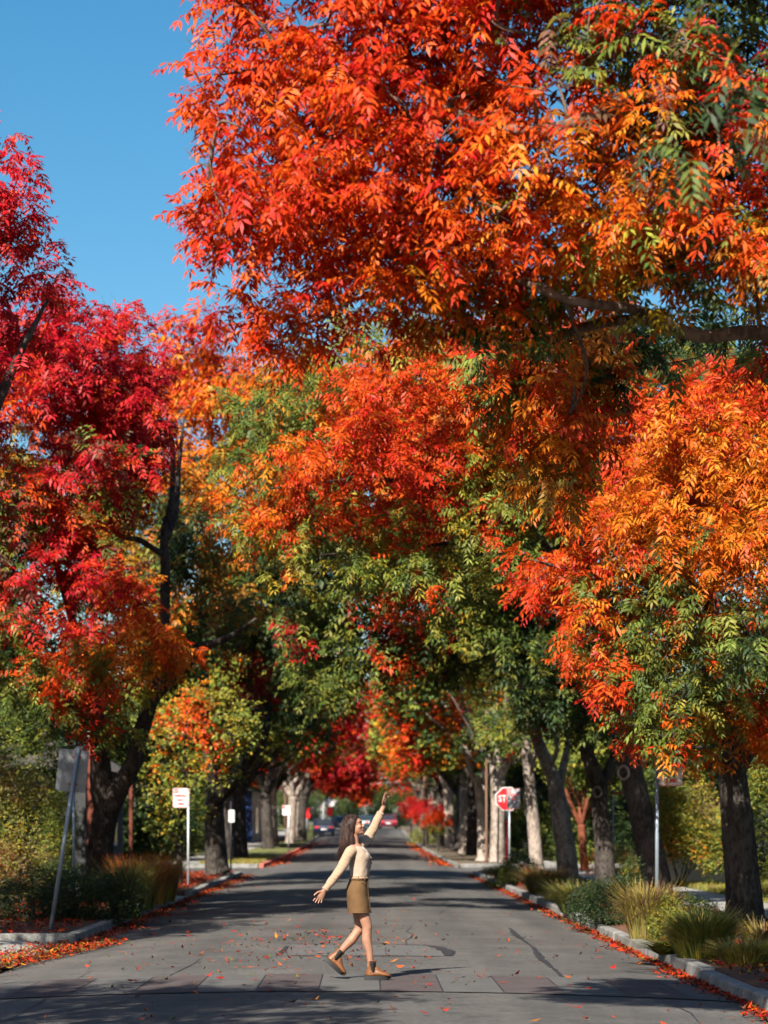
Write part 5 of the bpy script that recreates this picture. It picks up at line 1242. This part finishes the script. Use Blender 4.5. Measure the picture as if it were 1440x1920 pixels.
tag(bk, 'low pale garden wall under the creeper hedge', 'wall')

# ------------------------------------------------------------------ the person
M['skin'] = noise_mat('skin', [(.235, .112, .07), (.305, .155, .10)], 9, .5, .06, 120, spec=.4)
M['skin'].node_tree.nodes['Principled BSDF'].inputs['Subsurface Weight'].default_value = .08
M['skin'].node_tree.nodes['Principled BSDF'].inputs['Subsurface Radius'].default_value = (.02, .008, .005)
def strand_mat(name, c0, c1, c2):
    m, n, l, b = new_mat(name)
    tc = n.new('ShaderNodeTexCoord'); mp = n.new('ShaderNodeMapping'); mp.inputs['Scale'].default_value = (60, 60, 3)
    l.new(tc.outputs['Object'], mp.inputs[0]); t = n.new('ShaderNodeTexNoise'); t.inputs['Scale'].default_value = 2.0; t.inputs['Detail'].default_value = 5; l.new(mp.outputs[0], t.inputs['Vector'])
    r = ramp(n, [(.32, c0), (.52, c1), (.72, c2)]); l.new(t.outputs[0], r.inputs[0]); l.new(r.outputs[0], b.inputs['Base Color'])
    b.inputs['Roughness'].default_value = .5; b.inputs['Specular IOR Level'].default_value = .22
    bp = n.new('ShaderNodeBump'); bp.inputs['Strength'].default_value = .5; bp.inputs['Distance'].default_value = .006; l.new(t.outputs[0], bp.inputs['Height']); l.new(bp.outputs[0], b.inputs['Normal'])
    return m
M['hair'] = strand_mat('hair', (.007, .0035, .003), (.022, .010, .007), (.060, .027, .018))
def knit_mat(name, c0, c1, scale, ang, hole):
    """open-work knit: rows of small holes between raised ribs"""
    m, n, l, b = new_mat(name)
    tc = n.new('ShaderNodeTexCoord'); mp = n.new('ShaderNodeMapping'); mp.inputs['Rotation'].default_value = (0, R(ang), 0); l.new(tc.outputs['Object'], mp.inputs[0])
    w = n.new('ShaderNodeTexWave'); w.wave_type = 'BANDS'; w.bands_direction = 'Z'; w.inputs['Scale'].default_value = scale; w.inputs['Distortion'].default_value = .5; l.new(mp.outputs[0], w.inputs['Vector'])
    w2 = n.new('ShaderNodeTexWave'); w2.wave_type = 'BANDS'; w2.bands_direction = 'X'; w2.inputs['Scale'].default_value = scale * 3.2; w2.inputs['Distortion'].default_value = 1.0; l.new(mp.outputs[0], w2.inputs['Vector'])
    mu = n.new('ShaderNodeMath'); mu.operation = 'MULTIPLY'; l.new(w.outputs['Fac'], mu.inputs[0]); l.new(w2.outputs['Fac'], mu.inputs[1])
    r = ramp(n, [(.0, c1), (.45, c1), (.75, tuple((a * (1 - hole) + b_ * hole) for a, b_ in zip(c1, c0))), (1.0, c0)]); l.new(mu.outputs[0], r.inputs[0]); l.new(r.outputs[0], b.inputs['Base Color'])
    b.inputs['Roughness'].default_value = .95; b.inputs['Specular IOR Level'].default_value = .1; b.inputs['Sheen Weight'].default_value = .2
    bp = n.new('ShaderNodeBump'); bp.inputs['Strength'].default_value = .45; bp.inputs['Distance'].default_value = .005; bp.invert = True; l.new(mu.outputs[0], bp.inputs['Height']); l.new(bp.outputs[0], b.inputs['Normal'])
    return m
M['knit_sleeve'] = knit_mat('knit_sleeve', (.235, .155, .10), (.31, .21, .143), 8.5, -31, .55)
M['knit_body'] = knit_mat('knit_body', (.27, .19, .137), (.345, .255, .19), 12, -30, .5)
M['skirt'] = noise_mat('brown_corduroy', [(.096, .053, .024), (.112, .063, .029)], 30, .9, .25, 120, stretch=(1, 1, .3), spec=.15)
M['skirt_dark'] = plain('skirt_seam', (.075, .043, .017), .9)
M['boot'] = noise_mat('tan_leather', [(.105, .038, .012), (.155, .058, .018)], 12, .45, .25, 40, spec=.35)
M['sole'] = plain('black_rubber', (.010, .010, .011), .6)
M['elastic'] = plain('black_elastic', (.005, .005, .005), .85)
M['button'] = plain('dark_button', (.03, .018, .012), .4)
M['eye'] = plain('dark_eye', (.015, .01, .008), .2); M['lip'] = plain('lips', (.42, .11, .10), .45); M['brow'] = plain('eyebrow', (.05, .025, .018), .8)

PO = S(0, 23.2, 0); PO[0] = (690 - HX) / F_PX * 23.2; PO[2] = float(crown(PO[0] - xc(23.2))) + .010
PK = F_PX / 23.2
def q(px, py, y=0.0):            # a joint of the figure seen at (px, py), y metres behind its middle plane
    return np.array([(px - 690) / PK, y, (1838 - py) / PK])
person = empty('person', tuple(PO), 'person in cream knit cardigan, brown skirt and tan boots, walking with one arm raised', 'person')

def ring_loft(mb, secs, seg=20, sub=4):
    """closed body through ellipses: (centre, half-depth along a, half-width along b, a, b)"""
    C = np.array([s[0] for s in secs], float); A = np.array([s[1] for s in secs], float); B = np.array([s[2] for s in secs], float)
    def cr(arr):
        pp = np.concatenate([[2 * arr[0] - arr[1]], arr, [2 * arr[-1] - arr[-2]]]); o = []
        for i in range(len(arr) - 1):
            for t in np.linspace(0, 1, sub, endpoint=False):
                a, b, c, d = pp[i:i + 4]; o.append(.5 * (2 * b + (c - a) * t + (2 * a - 5 * b + 4 * c - d) * t * t + (3 * b - a - 3 * c + d) * t ** 3))
        o.append(arr[-1]); return np.array(o)
    C, A, B = cr(C), cr(A), cr(B)
    th = np.linspace(0, 2 * math.pi, seg, endpoint=False); n = len(C)
    V = (C[:, None] + np.cos(th)[None, :, None] * A[:, None] + np.sin(th)[None, :, None] * B[:, None]).reshape(-1, 3)
    F = [(i * seg + k, i * seg + (k + 1) % seg, (i + 1) * seg + (k + 1) % seg, (i + 1) * seg + k) for i in range(n - 1) for k in range(seg)]
    F += [tuple(range(seg - 1, -1, -1)), tuple((n - 1) * seg + k for k in range(seg))]
    mb.add(V, F)
def sec(c, dx, dy, tilt=0.0):
    ct, st = math.cos(tilt), math.sin(tilt)
    return (c, (dx * ct, 0, dx * st), (0, dy, 0))
def ball(mb, c, r, rot=None, n=12):
    th = np.linspace(0, math.pi, n); ph = np.linspace(0, 2 * math.pi, n * 2, endpoint=False)
    V = np.array([(math.sin(t) * math.cos(p), math.sin(t) * math.sin(p), math.cos(t)) for t in th for p in ph]) * np.array(r)
    if rot is not None: V = V @ np.array(rot).T
    k = n * 2
    mb.add(V + np.array(c), [(i * k + j, (i + 1) * k + j, (i + 1) * k + (j + 1) % k, i * k + (j + 1) % k) for i in range(n - 1) for j in range(k)])
def crumple(o, amp, scale, seed=0):
    """push a garment's surface in and out in soft folds"""
    tx = bpy.data.textures.new('folds', 'CLOUDS'); tx.noise_scale = scale; tx.noise_depth = 1
    d = o.modifiers.new('folds', 'DISPLACE'); d.texture = tx; d.strength = amp; d.mid_level = .5
    return o
def limb(mb, pts, rad, sub=5, seg=14, ell=None): mb.tube(pts, rad, seg, sub, ell=ell)
def fused(name, mb, mat, parent, voxel, smooth=4, fac=.5, dec=None):
    """melt the pieces of mb into one continuous skin"""
    o = bpy.data.objects.new(name, mb.mesh(name)); COL.objects.link(o)
    m = o.modifiers.new('r', 'REMESH'); m.mode = 'VOXEL'; m.voxel_size = voxel
    s = o.modifiers.new('s', 'SMOOTH'); s.iterations = smooth; s.factor = fac
    if dec: d = o.modifiers.new('d', 'DECIMATE'); d.ratio = dec
    me = bpy.data.meshes.new_from_object(o.evaluated_get(bpy.context.evaluated_depsgraph_get()))
    bpy.data.objects.remove(o)
    me.polygons.foreach_set('use_smooth', np.ones(len(me.polygons), bool)); me.name = name
    return link(name, me, mat, parent, False)

# joints
NK = q(667, 1584); HC = q(663.5, 1549)
SR, ER, WR = q(656.5, 1599, -.145), q(637, 1634, -.215), q(609, 1671, -.235)
SL, EL, WL = q(678, 1583, .15), q(690, 1572, .335), q(719.5, 1513, .36)
HR, KR, AR = q(674, 1676, -.072), q(688, 1741, -.075), q(694.5, 1803, -.075)
HL, KL, AL = q(669, 1676, .072), q(674, 1746, .08), q(635, 1791, .08)

body = MB()
# torso and neck
ring_loft(body, [sec(q(669, 1690), .075, .10), sec(q(670, 1668), .095, .15), sec(q(672.5, 1648), .078, .115), sec(q(673, 1625), .085, .125), sec(q(672, 1605), .095, .14), sec(q(668, 1593), .078, .145), sec(q(667, 1585), .05, .085)])
limb(body, [q(665.5, 1592), q(664.5, 1582), q(664, 1572), q(662, 1560)], [.055, .046, .044, .048])
# head: tipped back a little, turned slightly to the camera
yaw, pit = R(-14), R(-9)
HM = np.array(Matrix.Rotation(yaw, 3, 'Z') @ Matrix.Rotation(pit, 3, 'Y'))
def hd(x, y, z): return HC + HM @ np.array([x, y, z])
ball(body, hd(-.012, 0, .018), (.090, .072, .088), HM, 16)
ball(body, hd(.030, 0, -.030), (.058, .057, .075), HM, 14)
ball(body, hd(.052, 0, -.078), (.030, .034, .026), HM)
ball(body, hd(.020, 0, -.062), (.052, .050, .036), HM)
ball(body, hd(.066, 0, .030), (.018, .045, .016), HM)
body.tube([hd(.079, 0, .014), hd(.088, 0, -.006), hd(.0965, 0, -.024), hd(.088, 0, -.031)], [.008, .0095, .0105, .008], 10, 4)
for s in (-1, 1):
    ball(body, hd(.088, s * .010, -.029), (.008, .008, .007), HM, 8)
    ball(body, hd(.064, s * .034, -.026), (.020, .020, .020), HM, 10)
    ball(body, hd(-.012, s * .073, -.008), (.018, .008, .029), HM, 10)
ball(body, hd(.083, 0, -.050), (.010, .021, .0065), HM, 8); ball(body, hd(.081, 0, -.061), (.010, .018, .007), HM, 8)
ball(body, hd(.076, 0, -.084), (.013, .017, .013), HM, 8)
# arms
limb(body, [q(663, 1592, -.10), SR, (SR + ER) / 2, ER, ER * .6 + WR * .4, WR], [.045, .044, .038, .034, .033, .022])
limb(body, [q(672, 1588, .08), SL, (SL + EL) / 2, EL, EL * .6 + WL * .4, WL], [.045, .044, .038, .034, .033, .0225])
def hand(mb, W, d, nrm_, thumb, curl, spreadf, L=.175, s=1.0):
    """palm and five bent fingers: d along the hand, nrm_ out of the palm, thumb side vector"""
    d, nn = nrm(np.array(d, float)), np.array(nrm_, float); nn = nrm(nn - d * (nn @ d)); sd = nrm(np.array(thumb, float) - d * (np.array(thumb) @ d)); sd = nrm(sd - nn * (sd @ nn))
    ring_loft(mb, [(W - d * .01, sd * .024, nn * .018), (W + d * .03, sd * .033, nn * .016), (W + d * .065, sd * .039, nn * .0135), (W + d * .088, sd * .037, nn * .011)], 14, 3)
    for k, (off, ln, sp) in enumerate(((.026, .066, .16), (.0088, .073, .03), (-.0088, .068, -.10), (-.025, .053, -.26))):
        b0 = W + d * (.078 - .004 * k) + sd * off
        dir0 = nrm(d + sd * sp * spreadf)
        c = curl[k]
        p1 = b0 + nrm(dir0 + nn * .2 * c) * ln * .45; p2 = p1 + nrm(dir0 + nn * .7 * c) * ln * .32; p3 = p2 + nrm(dir0 + nn * 1.2 * c) * ln * .25
        mb.tube([b0 - d * .012, b0, p1, p2, p3], [.0085, .0085, .0076, .007, .0055], 9, 3)
    t0 = W + d * .022 + sd * .024
    t1 = t0 + nrm(d * .7 + sd * .75 + nn * .35) * .036; t2 = t1 + nrm(d * .85 + sd * .45 + nn * .35) * .032; t3 = t2 + nrm(d * .95 + sd * .2 + nn * .3) * .024
    mb.tube([t0 - sd * .012, t0, t1, t2, t3], [.013, .0135, .011, .0095, .007], 9, 3)
# the lower hand: fingers spread, palm to the back
hand(body, WR, q(596, 1690, -.24) - WR, (-.35, -.2, -.6), (-.75, -.65, .2), (.25, .3, .35, .4), 1.3)
# the raised hand: palm forward, fingers up, two held higher
hand(body, WL, q(724, 1488, .36) - WL, (.75, -.45, .1), (-.5, -.85, .2), (.55, .12, .15, .85), .9)
# legs
limb(body, [q(671, 1668, -.075), HR, HR * .55 + KR * .45 + V3(-.006, 0, 0), KR + V3(-.002, 0, .03), KR + V3(0, 0, -.03), KR * .62 + AR * .38 + V3(-.014, 0, 0), KR * .3 + AR * .7, AR, AR - V3(0, 0, .06)], [.085, .076, .062, .050, .046, .048, .037, .029, .032], 5, 18)
limb(body, [q(669, 1668, .075), HL, HL * .55 + KL * .45 + V3(.006, 0, 0), KL + V3(.002, 0, .028), KL + V3(-.022, 0, -.018), KL * .62 + AL * .38 + V3(-.004, 0, -.012), KL * .3 + AL * .7, AL, AL + nrm(AL - KL) * .05], [.085, .078, .066, .051, .046, .048, .037, .029, .032], 5, 18)
bo = fused('body', body, M['skin'], person, .0042, 3, .5, .26)
# face details on the skin
for s in (-1, 1):
    e = MB(); ball(e, hd(.0805, s * .029, .004), (.0050, .0115, .0036), HM, 8); e.build('eye', M['eye'], bo, True, ws=False)
    br = MB(); br.tube([hd(.0835, s * .014, .021), hd(.082, s * .030, .026), hd(.070, s * .045, .020)], [.0014, .0021, .0012], 6, 4); br.build('eyebrow', M['brow'], bo, True, ws=False)
lp = MB(); ball(lp, hd(.0905, 0, -.0505), (.0035, .017, .0042), HM, 8); ball(lp, hd(.089, 0, -.0595), (.004, .015, .005), HM, 8)
fused('lips', lp, M['lip'], bo, .002, 2)

# hair: a cap over the skull and a long fall behind the shoulder, with loose strands
hair = MB()
ball(hair, hd(-.024, 0, .026), (.094, .083, .090), HM, 16)
ball(hair, hd(.006, 0, .064), (.060, .064, .042), HM, 14)
ball(hair, hd(-.030, -.030, -.03), (.058, .058, .07), HM, 12); ball(hair, hd(-.030, .030, -.03), (.058, .055, .07), HM, 12); ball(hair, hd(-.016, -.050, .0), (.046, .034, .080), HM, 12)
ring_loft(hair, [sec(q(652, 1546), .062, .085), sec(q(650.5, 1560), .068, .088), sec(q(650, 1572), .062, .095), sec(q(648, 1584), .050, .098), sec(q(644, 1595), .040, .095), sec(q(640, 1606), .028, .085), sec(q(637, 1617), .010, .06)])
rg = np.random.default_rng(3)
ho = fused('hair', hair, M['hair'], person, .006, 4, .5, .6)
sb = MB()
for k in range(170):
    a = rg.uniform(-1, 1)
    x0 = rg.uniform(-.09, .03); yy = math.sqrt(max(0, 1 - ((x0 + .02) / .1) ** 2)) * .08 * (-1 if rg.random() < .72 else 1)
    st = hd(x0, yy * rg.uniform(.3, 1.0), .105 - 6.0 * (x0 + .02) ** 2 - 3.5 * (yy * .6) ** 2)
    m1 = hd(-.045 + x0 * .75, yy * 1.08 + rg.normal(0, .004), .0 + rg.normal(0, .01)); m2 = q(650 + x0 * 120, 1578, 0) + V3(rg.normal(0, .012), yy * 1.25, 0)
    e = q(641 + x0 * 60 + rg.normal(0, 3), 1604 + rg.normal(0, 7), yy * 1.15 + rg.normal(0, .01))
    sb.tube([st, m1, m2, e], [.002, .0038, .0034, .0012], 5, 5, cap=False)
o = sb.build('strands', M['hair'], ho, True, ws=False); o['kind'] = 'stuff'
# framing locks beside the cheek
lk = MB()
for k in range(26):
    a = rg.uniform(0, 1)
    lk.tube([hd(.016 - .03 * a, -.062, .078 - .02 * a), hd(.006 - .035 * a, -.076, .02), hd(-.008 - .03 * a, -.074, -.04), q(664 - 5 * a, 1574, -.07 - .02 * a), q(662 - 8 * a + rg.normal(0, 1), 1592 + rg.normal(0, 5), -.09 - .03 * a)], [.002, .004, .004, .0035, .001], 5, 4, cap=False)
o = lk.build('strands', M['hair'], ho, True, ws=False); o['kind'] = 'stuff'

# cardigan
cd = MB()
ring_loft(cd, [sec(q(673, 1647.5), .090, .130), sec(q(673.5, 1640), .094, .133), sec(q(673.5, 1625), .098, .138), sec(q(673.5, 1610), .112, .150), sec(q(671, 1600), .104, .152), sec(q(667.5, 1592), .086, .150), sec(q(665, 1586.5), .060, .105)], 28)
for s in (-1, 1): ball(cd, q(684, 1609, s * .062), (.052, .056, .058), None, 12)
clb = crumple(fused('cardigan', cd, M['knit_body'], person, .006, 5, .5, .6), .014, .09)
for nm, J, rr_ in (('sleeve', [q(663, 1597, -.10), SR, (SR + ER) / 2, ER, (ER + WR) / 2, WR * .93 + ER * .07], [.058, .055, .050, .045, .040, .031]), ('sleeve', [q(671, 1589, .09), SL, (SL + EL) / 2, EL, (EL + WL) / 2 + V3(.003, 0, -.004), WL * .80 + EL * .20], [.056, .055, .052, .050, .043, .036])):
    sm_ = MB(); limb(sm_, J, rr_, 6, 20)
    e = J[-1]; dd = nrm(J[-1] - J[-2]); sm_.tube([e - dd * .016, e - dd * .004, e + dd * .004], [rr_[-1] + .003, rr_[-1] + .005, rr_[-1] + .002], 20, 1)
    crumple(fused(nm, sm_, M['knit_sleeve'], clb, .006, 4, .5, .6), .013, .08)
# neckline skin patch is covered by an open collar band, button band and buttons, hem
cb = MB(); cb.tube([q(660, 1587, -.085), q(669, 1590, -.095), q(681, 1596, -.05), q(689, 1603, -.012)], [.010, .010, .010, .009], 8, 5); cb.tube([q(662, 1584, .085), q(672, 1587, .085), q(682, 1594, .035), q(689, 1603, -.012)], [.010, .010, .010, .009], 8, 5)
cb.tube([q(689, 1603, -.012), q(695, 1611, -.012), q(694.5, 1622, -.012), q(692, 1634, -.012), q(690.5, 1647, -.012)], [.010, .011, .011, .010, .009], 8, 5)
fused('button_band', cb, M['knit_sleeve'], clb, .005, 2)
for px, py in ((691, 1605), (695.8, 1612), (695.8, 1620), (694.2, 1629), (692.6, 1638)):
    MB().tube([q(px, py, -.024), q(px + 1.2, py, -.030)], [.0075, .0065], 10, 1).build('button', M['button'], clb, True, ws=False)
hm = MB(); hm.tube([q(673, 1647.5) + V3(math.cos(a) * .092, math.sin(a) * .132, 0) for a in np.linspace(0, 2 * math.pi, 33)], [.008] * 33, 8, 1, cap=False); hm.build('hem', M['knit_sleeve'], clb, True, ws=False)

# skirt: an A-line shell with waistband, pocket welts and a front placket
def shell(mb, secs, seg=40, th=.006):
    out = []
    for (c, a, b) in secs: out.append((np.array(c), a, b))
    n = len(out); t = np.linspace(0, 2 * math.pi, seg, endpoint=False); V = []
    for off in (0, -th):
        for c, a, b in out:
            V += [c + V3(math.cos(k) * (a + off), math.sin(k) * (b + off), 0) for k in t]
    F = []
    for i in range(n - 1):
        for k in range(seg):
            F.append((i * seg + k, i * seg + (k + 1) % seg, (i + 1) * seg + (k + 1) % seg, (i + 1) * seg + k)); o = n * seg
            F.append((o + (i + 1) * seg + k, o + (i + 1) * seg + (k + 1) % seg, o + i * seg + (k + 1) % seg, o + i * seg + k))
    for i in (0, n - 1):
        for k in range(seg): F.append((i * seg + k, i * seg + (k + 1) % seg, n * seg + i * seg + (k + 1) % seg, n * seg + i * seg + k)[::(-1 if i == 0 else 1)])
    mb.add(V, F)
sk = MB()
shell(sk, [(q(673, 1645), .088, .128), (q(672.6, 1654), .096, .140), (q(670.5, 1664), .108, .160), (q(670, 1672), .114, .170), (q(671, 1684), .113, .175), (q(673, 1698), .116, .178), (q(674, 1713), .119, .182)])
so = sk.build('skirt', M['skirt'], person, True, ws=False)
sd = so.modifiers.new('sub', 'SUBSURF'); sd.levels = sd.render_levels = 2
crumple(so, .010, .09)
w = MB(); shell(w, [(q(673, 1644.5), .0905, .1305), (q(672.8, 1651.5), .0965, .1395)], 40, .004); w.build('waistband', M['skirt'], so, True, ws=False)
pl_ = MB()
def on_skirt(py, ang, o=.003):
    z = (1838 - py) / PK
    prof = [(1645, .088, .128, 673), (1654, .096, .140, 672.6), (1664, .108, .160, 670.5), (1672, .114, .170, 670), (1684, .113, .175, 671), (1698, .116, .178, 673), (1713, .119, .182, 674)]
    P_ = np.array(prof); a, b, cx = [np.interp(py, P_[:, 0], P_[:, k]) for k in (1, 2, 3)]
    return V3((cx - 690) / PK + (a + o) * math.cos(ang), (b + o) * math.sin(ang), z)
for a0 in (-.42, -.34): pl_.tube([on_skirt(p_, a0) for p_ in np.linspace(1651, 1711, 14)], [.0035] * 14, 6, 1)
pl_.tube([on_skirt(p_, -.38, .002) for p_ in np.linspace(1651, 1711, 14)], [.004] * 14, 6, 1)
pl_.build('placket_seam', M['skirt_dark'], so, True, ws=False)
pk = MB(); pk.tube([on_skirt(1655 + 9 * k / 8, -.60 - .9 * (1 - k / 8) ** 1.2 * .8, .003) for k in range(9)][::-1], [.0035] * 9, 6, 1); pk.build('pocket_seam', M['skirt_dark'], so, True, ws=False)
hh_ = MB(); hh_.tube([on_skirt(1712, a, .001) for a in np.linspace(0, 2 * math.pi, 33)], [.0045] * 33, 6, 1, cap=False); hh_.build('hem', M['skirt'], so, True, ws=False)
for a in (-.9, -1.6, -2.3): MB().tube([on_skirt(1644.5, a, .006), on_skirt(1652, a, .006)], [.005, .005], 6, 1).build('belt_loop', M['skirt'], so, ws=False)

# boots, built flat with the heel at the origin, then set on the feet
def boot(loc, pitch, y, shaft_dir):
    t = MB()
    ring_loft(t, [((.055, 0, .045), (.052, 0, 0), (0, .038, 0)), ((.055, 0, .085), (.050, 0, .005), (0, .036, 0)), ((.060, 0, .12), (.046, 0, .006), (0, .036, 0)), ((.064, 0, .16), (.043, 0, .004), (0, .038, 0)), ((.066, 0, .190), (.044, 0, .004), (0, .040, 0))], 20, 4)
    ring_loft(t, [((.02, 0, .055), (0, 0, .022), (0, .028, 0)), ((.07, 0, .066), (0, 0, .034), (0, .038, 0)), ((.13, 0, .066), (0, 0, .034), (0, .041, 0)), ((.18, 0, .058), (0, 0, .027), (0, .045, 0)), ((.22, 0, .050), (0, 0, .020), (0, .041, 0)), ((.245, 0, .046), (0, 0, .014), (0, .026, 0))], 20, 4)
    t.tube([(.10, 0, .115), (.125, 0, .09), (.16, 0, .07)], [.03, .03, .026], 12, 4)
    o = fused('boot', t, M['boot'], person, .005, 4, .5, .6)
    o.location = loc; o.rotation_euler = (0, pitch, 0)
    s = MB(); pts = [(-.012 + .27 * k / 12, .046 * (math.sin(math.pi * min(1, .18 + k / 12 * .9)) ** .45 if k < 12 else .55)) for k in range(13)]
    n = len(pts); lo = [(x, -w, 0.0 + (.018 * ((k - 9) / 3) ** 2 if k > 9 else 0)) for k, (x, w) in enumerate(pts)]; ro = [(x, w, z) for (x, _, z), (_, w) in zip(lo, pts)]
    top = [(x * 1.0, y_, .043 + z * .4) for x, y_, z in lo + ro]
    V = lo + ro + top; F = []
    for k in range(n - 1):
        F += [(k, k + 1, n + k + 1, n + k)[::-1], (2 * n + k, 2 * n + k + 1, 3 * n + k + 1, 3 * n + k), (k, 2 * n + k, 2 * n + k + 1, k + 1)[::-1], (n + k, n + k + 1, 3 * n + k + 1, 3 * n + k)[::-1]]
    F += [(0, n, 3 * n, 2 * n)[::-1], (n - 1, 2 * n - 1, 4 * n - 1, 3 * n - 1)]
    s.add(V, F); so_ = s.build('sole', M['sole'], o, ws=False); bevel(so_, .006, 2)
    for sg in (-1, 1):
        e = MB(); out = []
        for zz, xa, xb in ((.188, .042, .088), (.16, .045, .086), (.13, .050, .086), (.10, .058, .088), (.078, .070, .086)):
            for x in (xa, (xa + xb) / 2, xb): out.append((x, sg * (.0395 + .0035 * (zz > .15) + (.002 if abs(x - .066) < .012 else -.0015) - .0025 * (zz < .11) + .003), zz))
        fcs = [(r * 3 + c, r * 3 + c + 1, (r + 1) * 3 + c + 1, (r + 1) * 3 + c) for r in range(4) for c in range(2)]
        e.add(out, fcs); eo = e.build('elastic_panel', M['elastic'], o, True, ws=False); sf = eo.modifiers.new('t', 'SOLIDIFY'); sf.thickness = .006; sf.offset = 0
    tb = MB(); tb.tube([(.022, 0, .18), (.008, 0, .20), (.016, 0, .215), (.028, 0, .195)], [.005] * 4, 6, 3); tb.build('pull_tab', M['boot'], o, True, ws=False)
    return o
boot(V3(-.025, -.075, 0), 0, 0, None)
hl, tl = q(607, 1803, .08), q(643, 1836, .08)
boot(V3(-.437, .08, .185), math.atan2(.185 - .012, .195), 0, None)
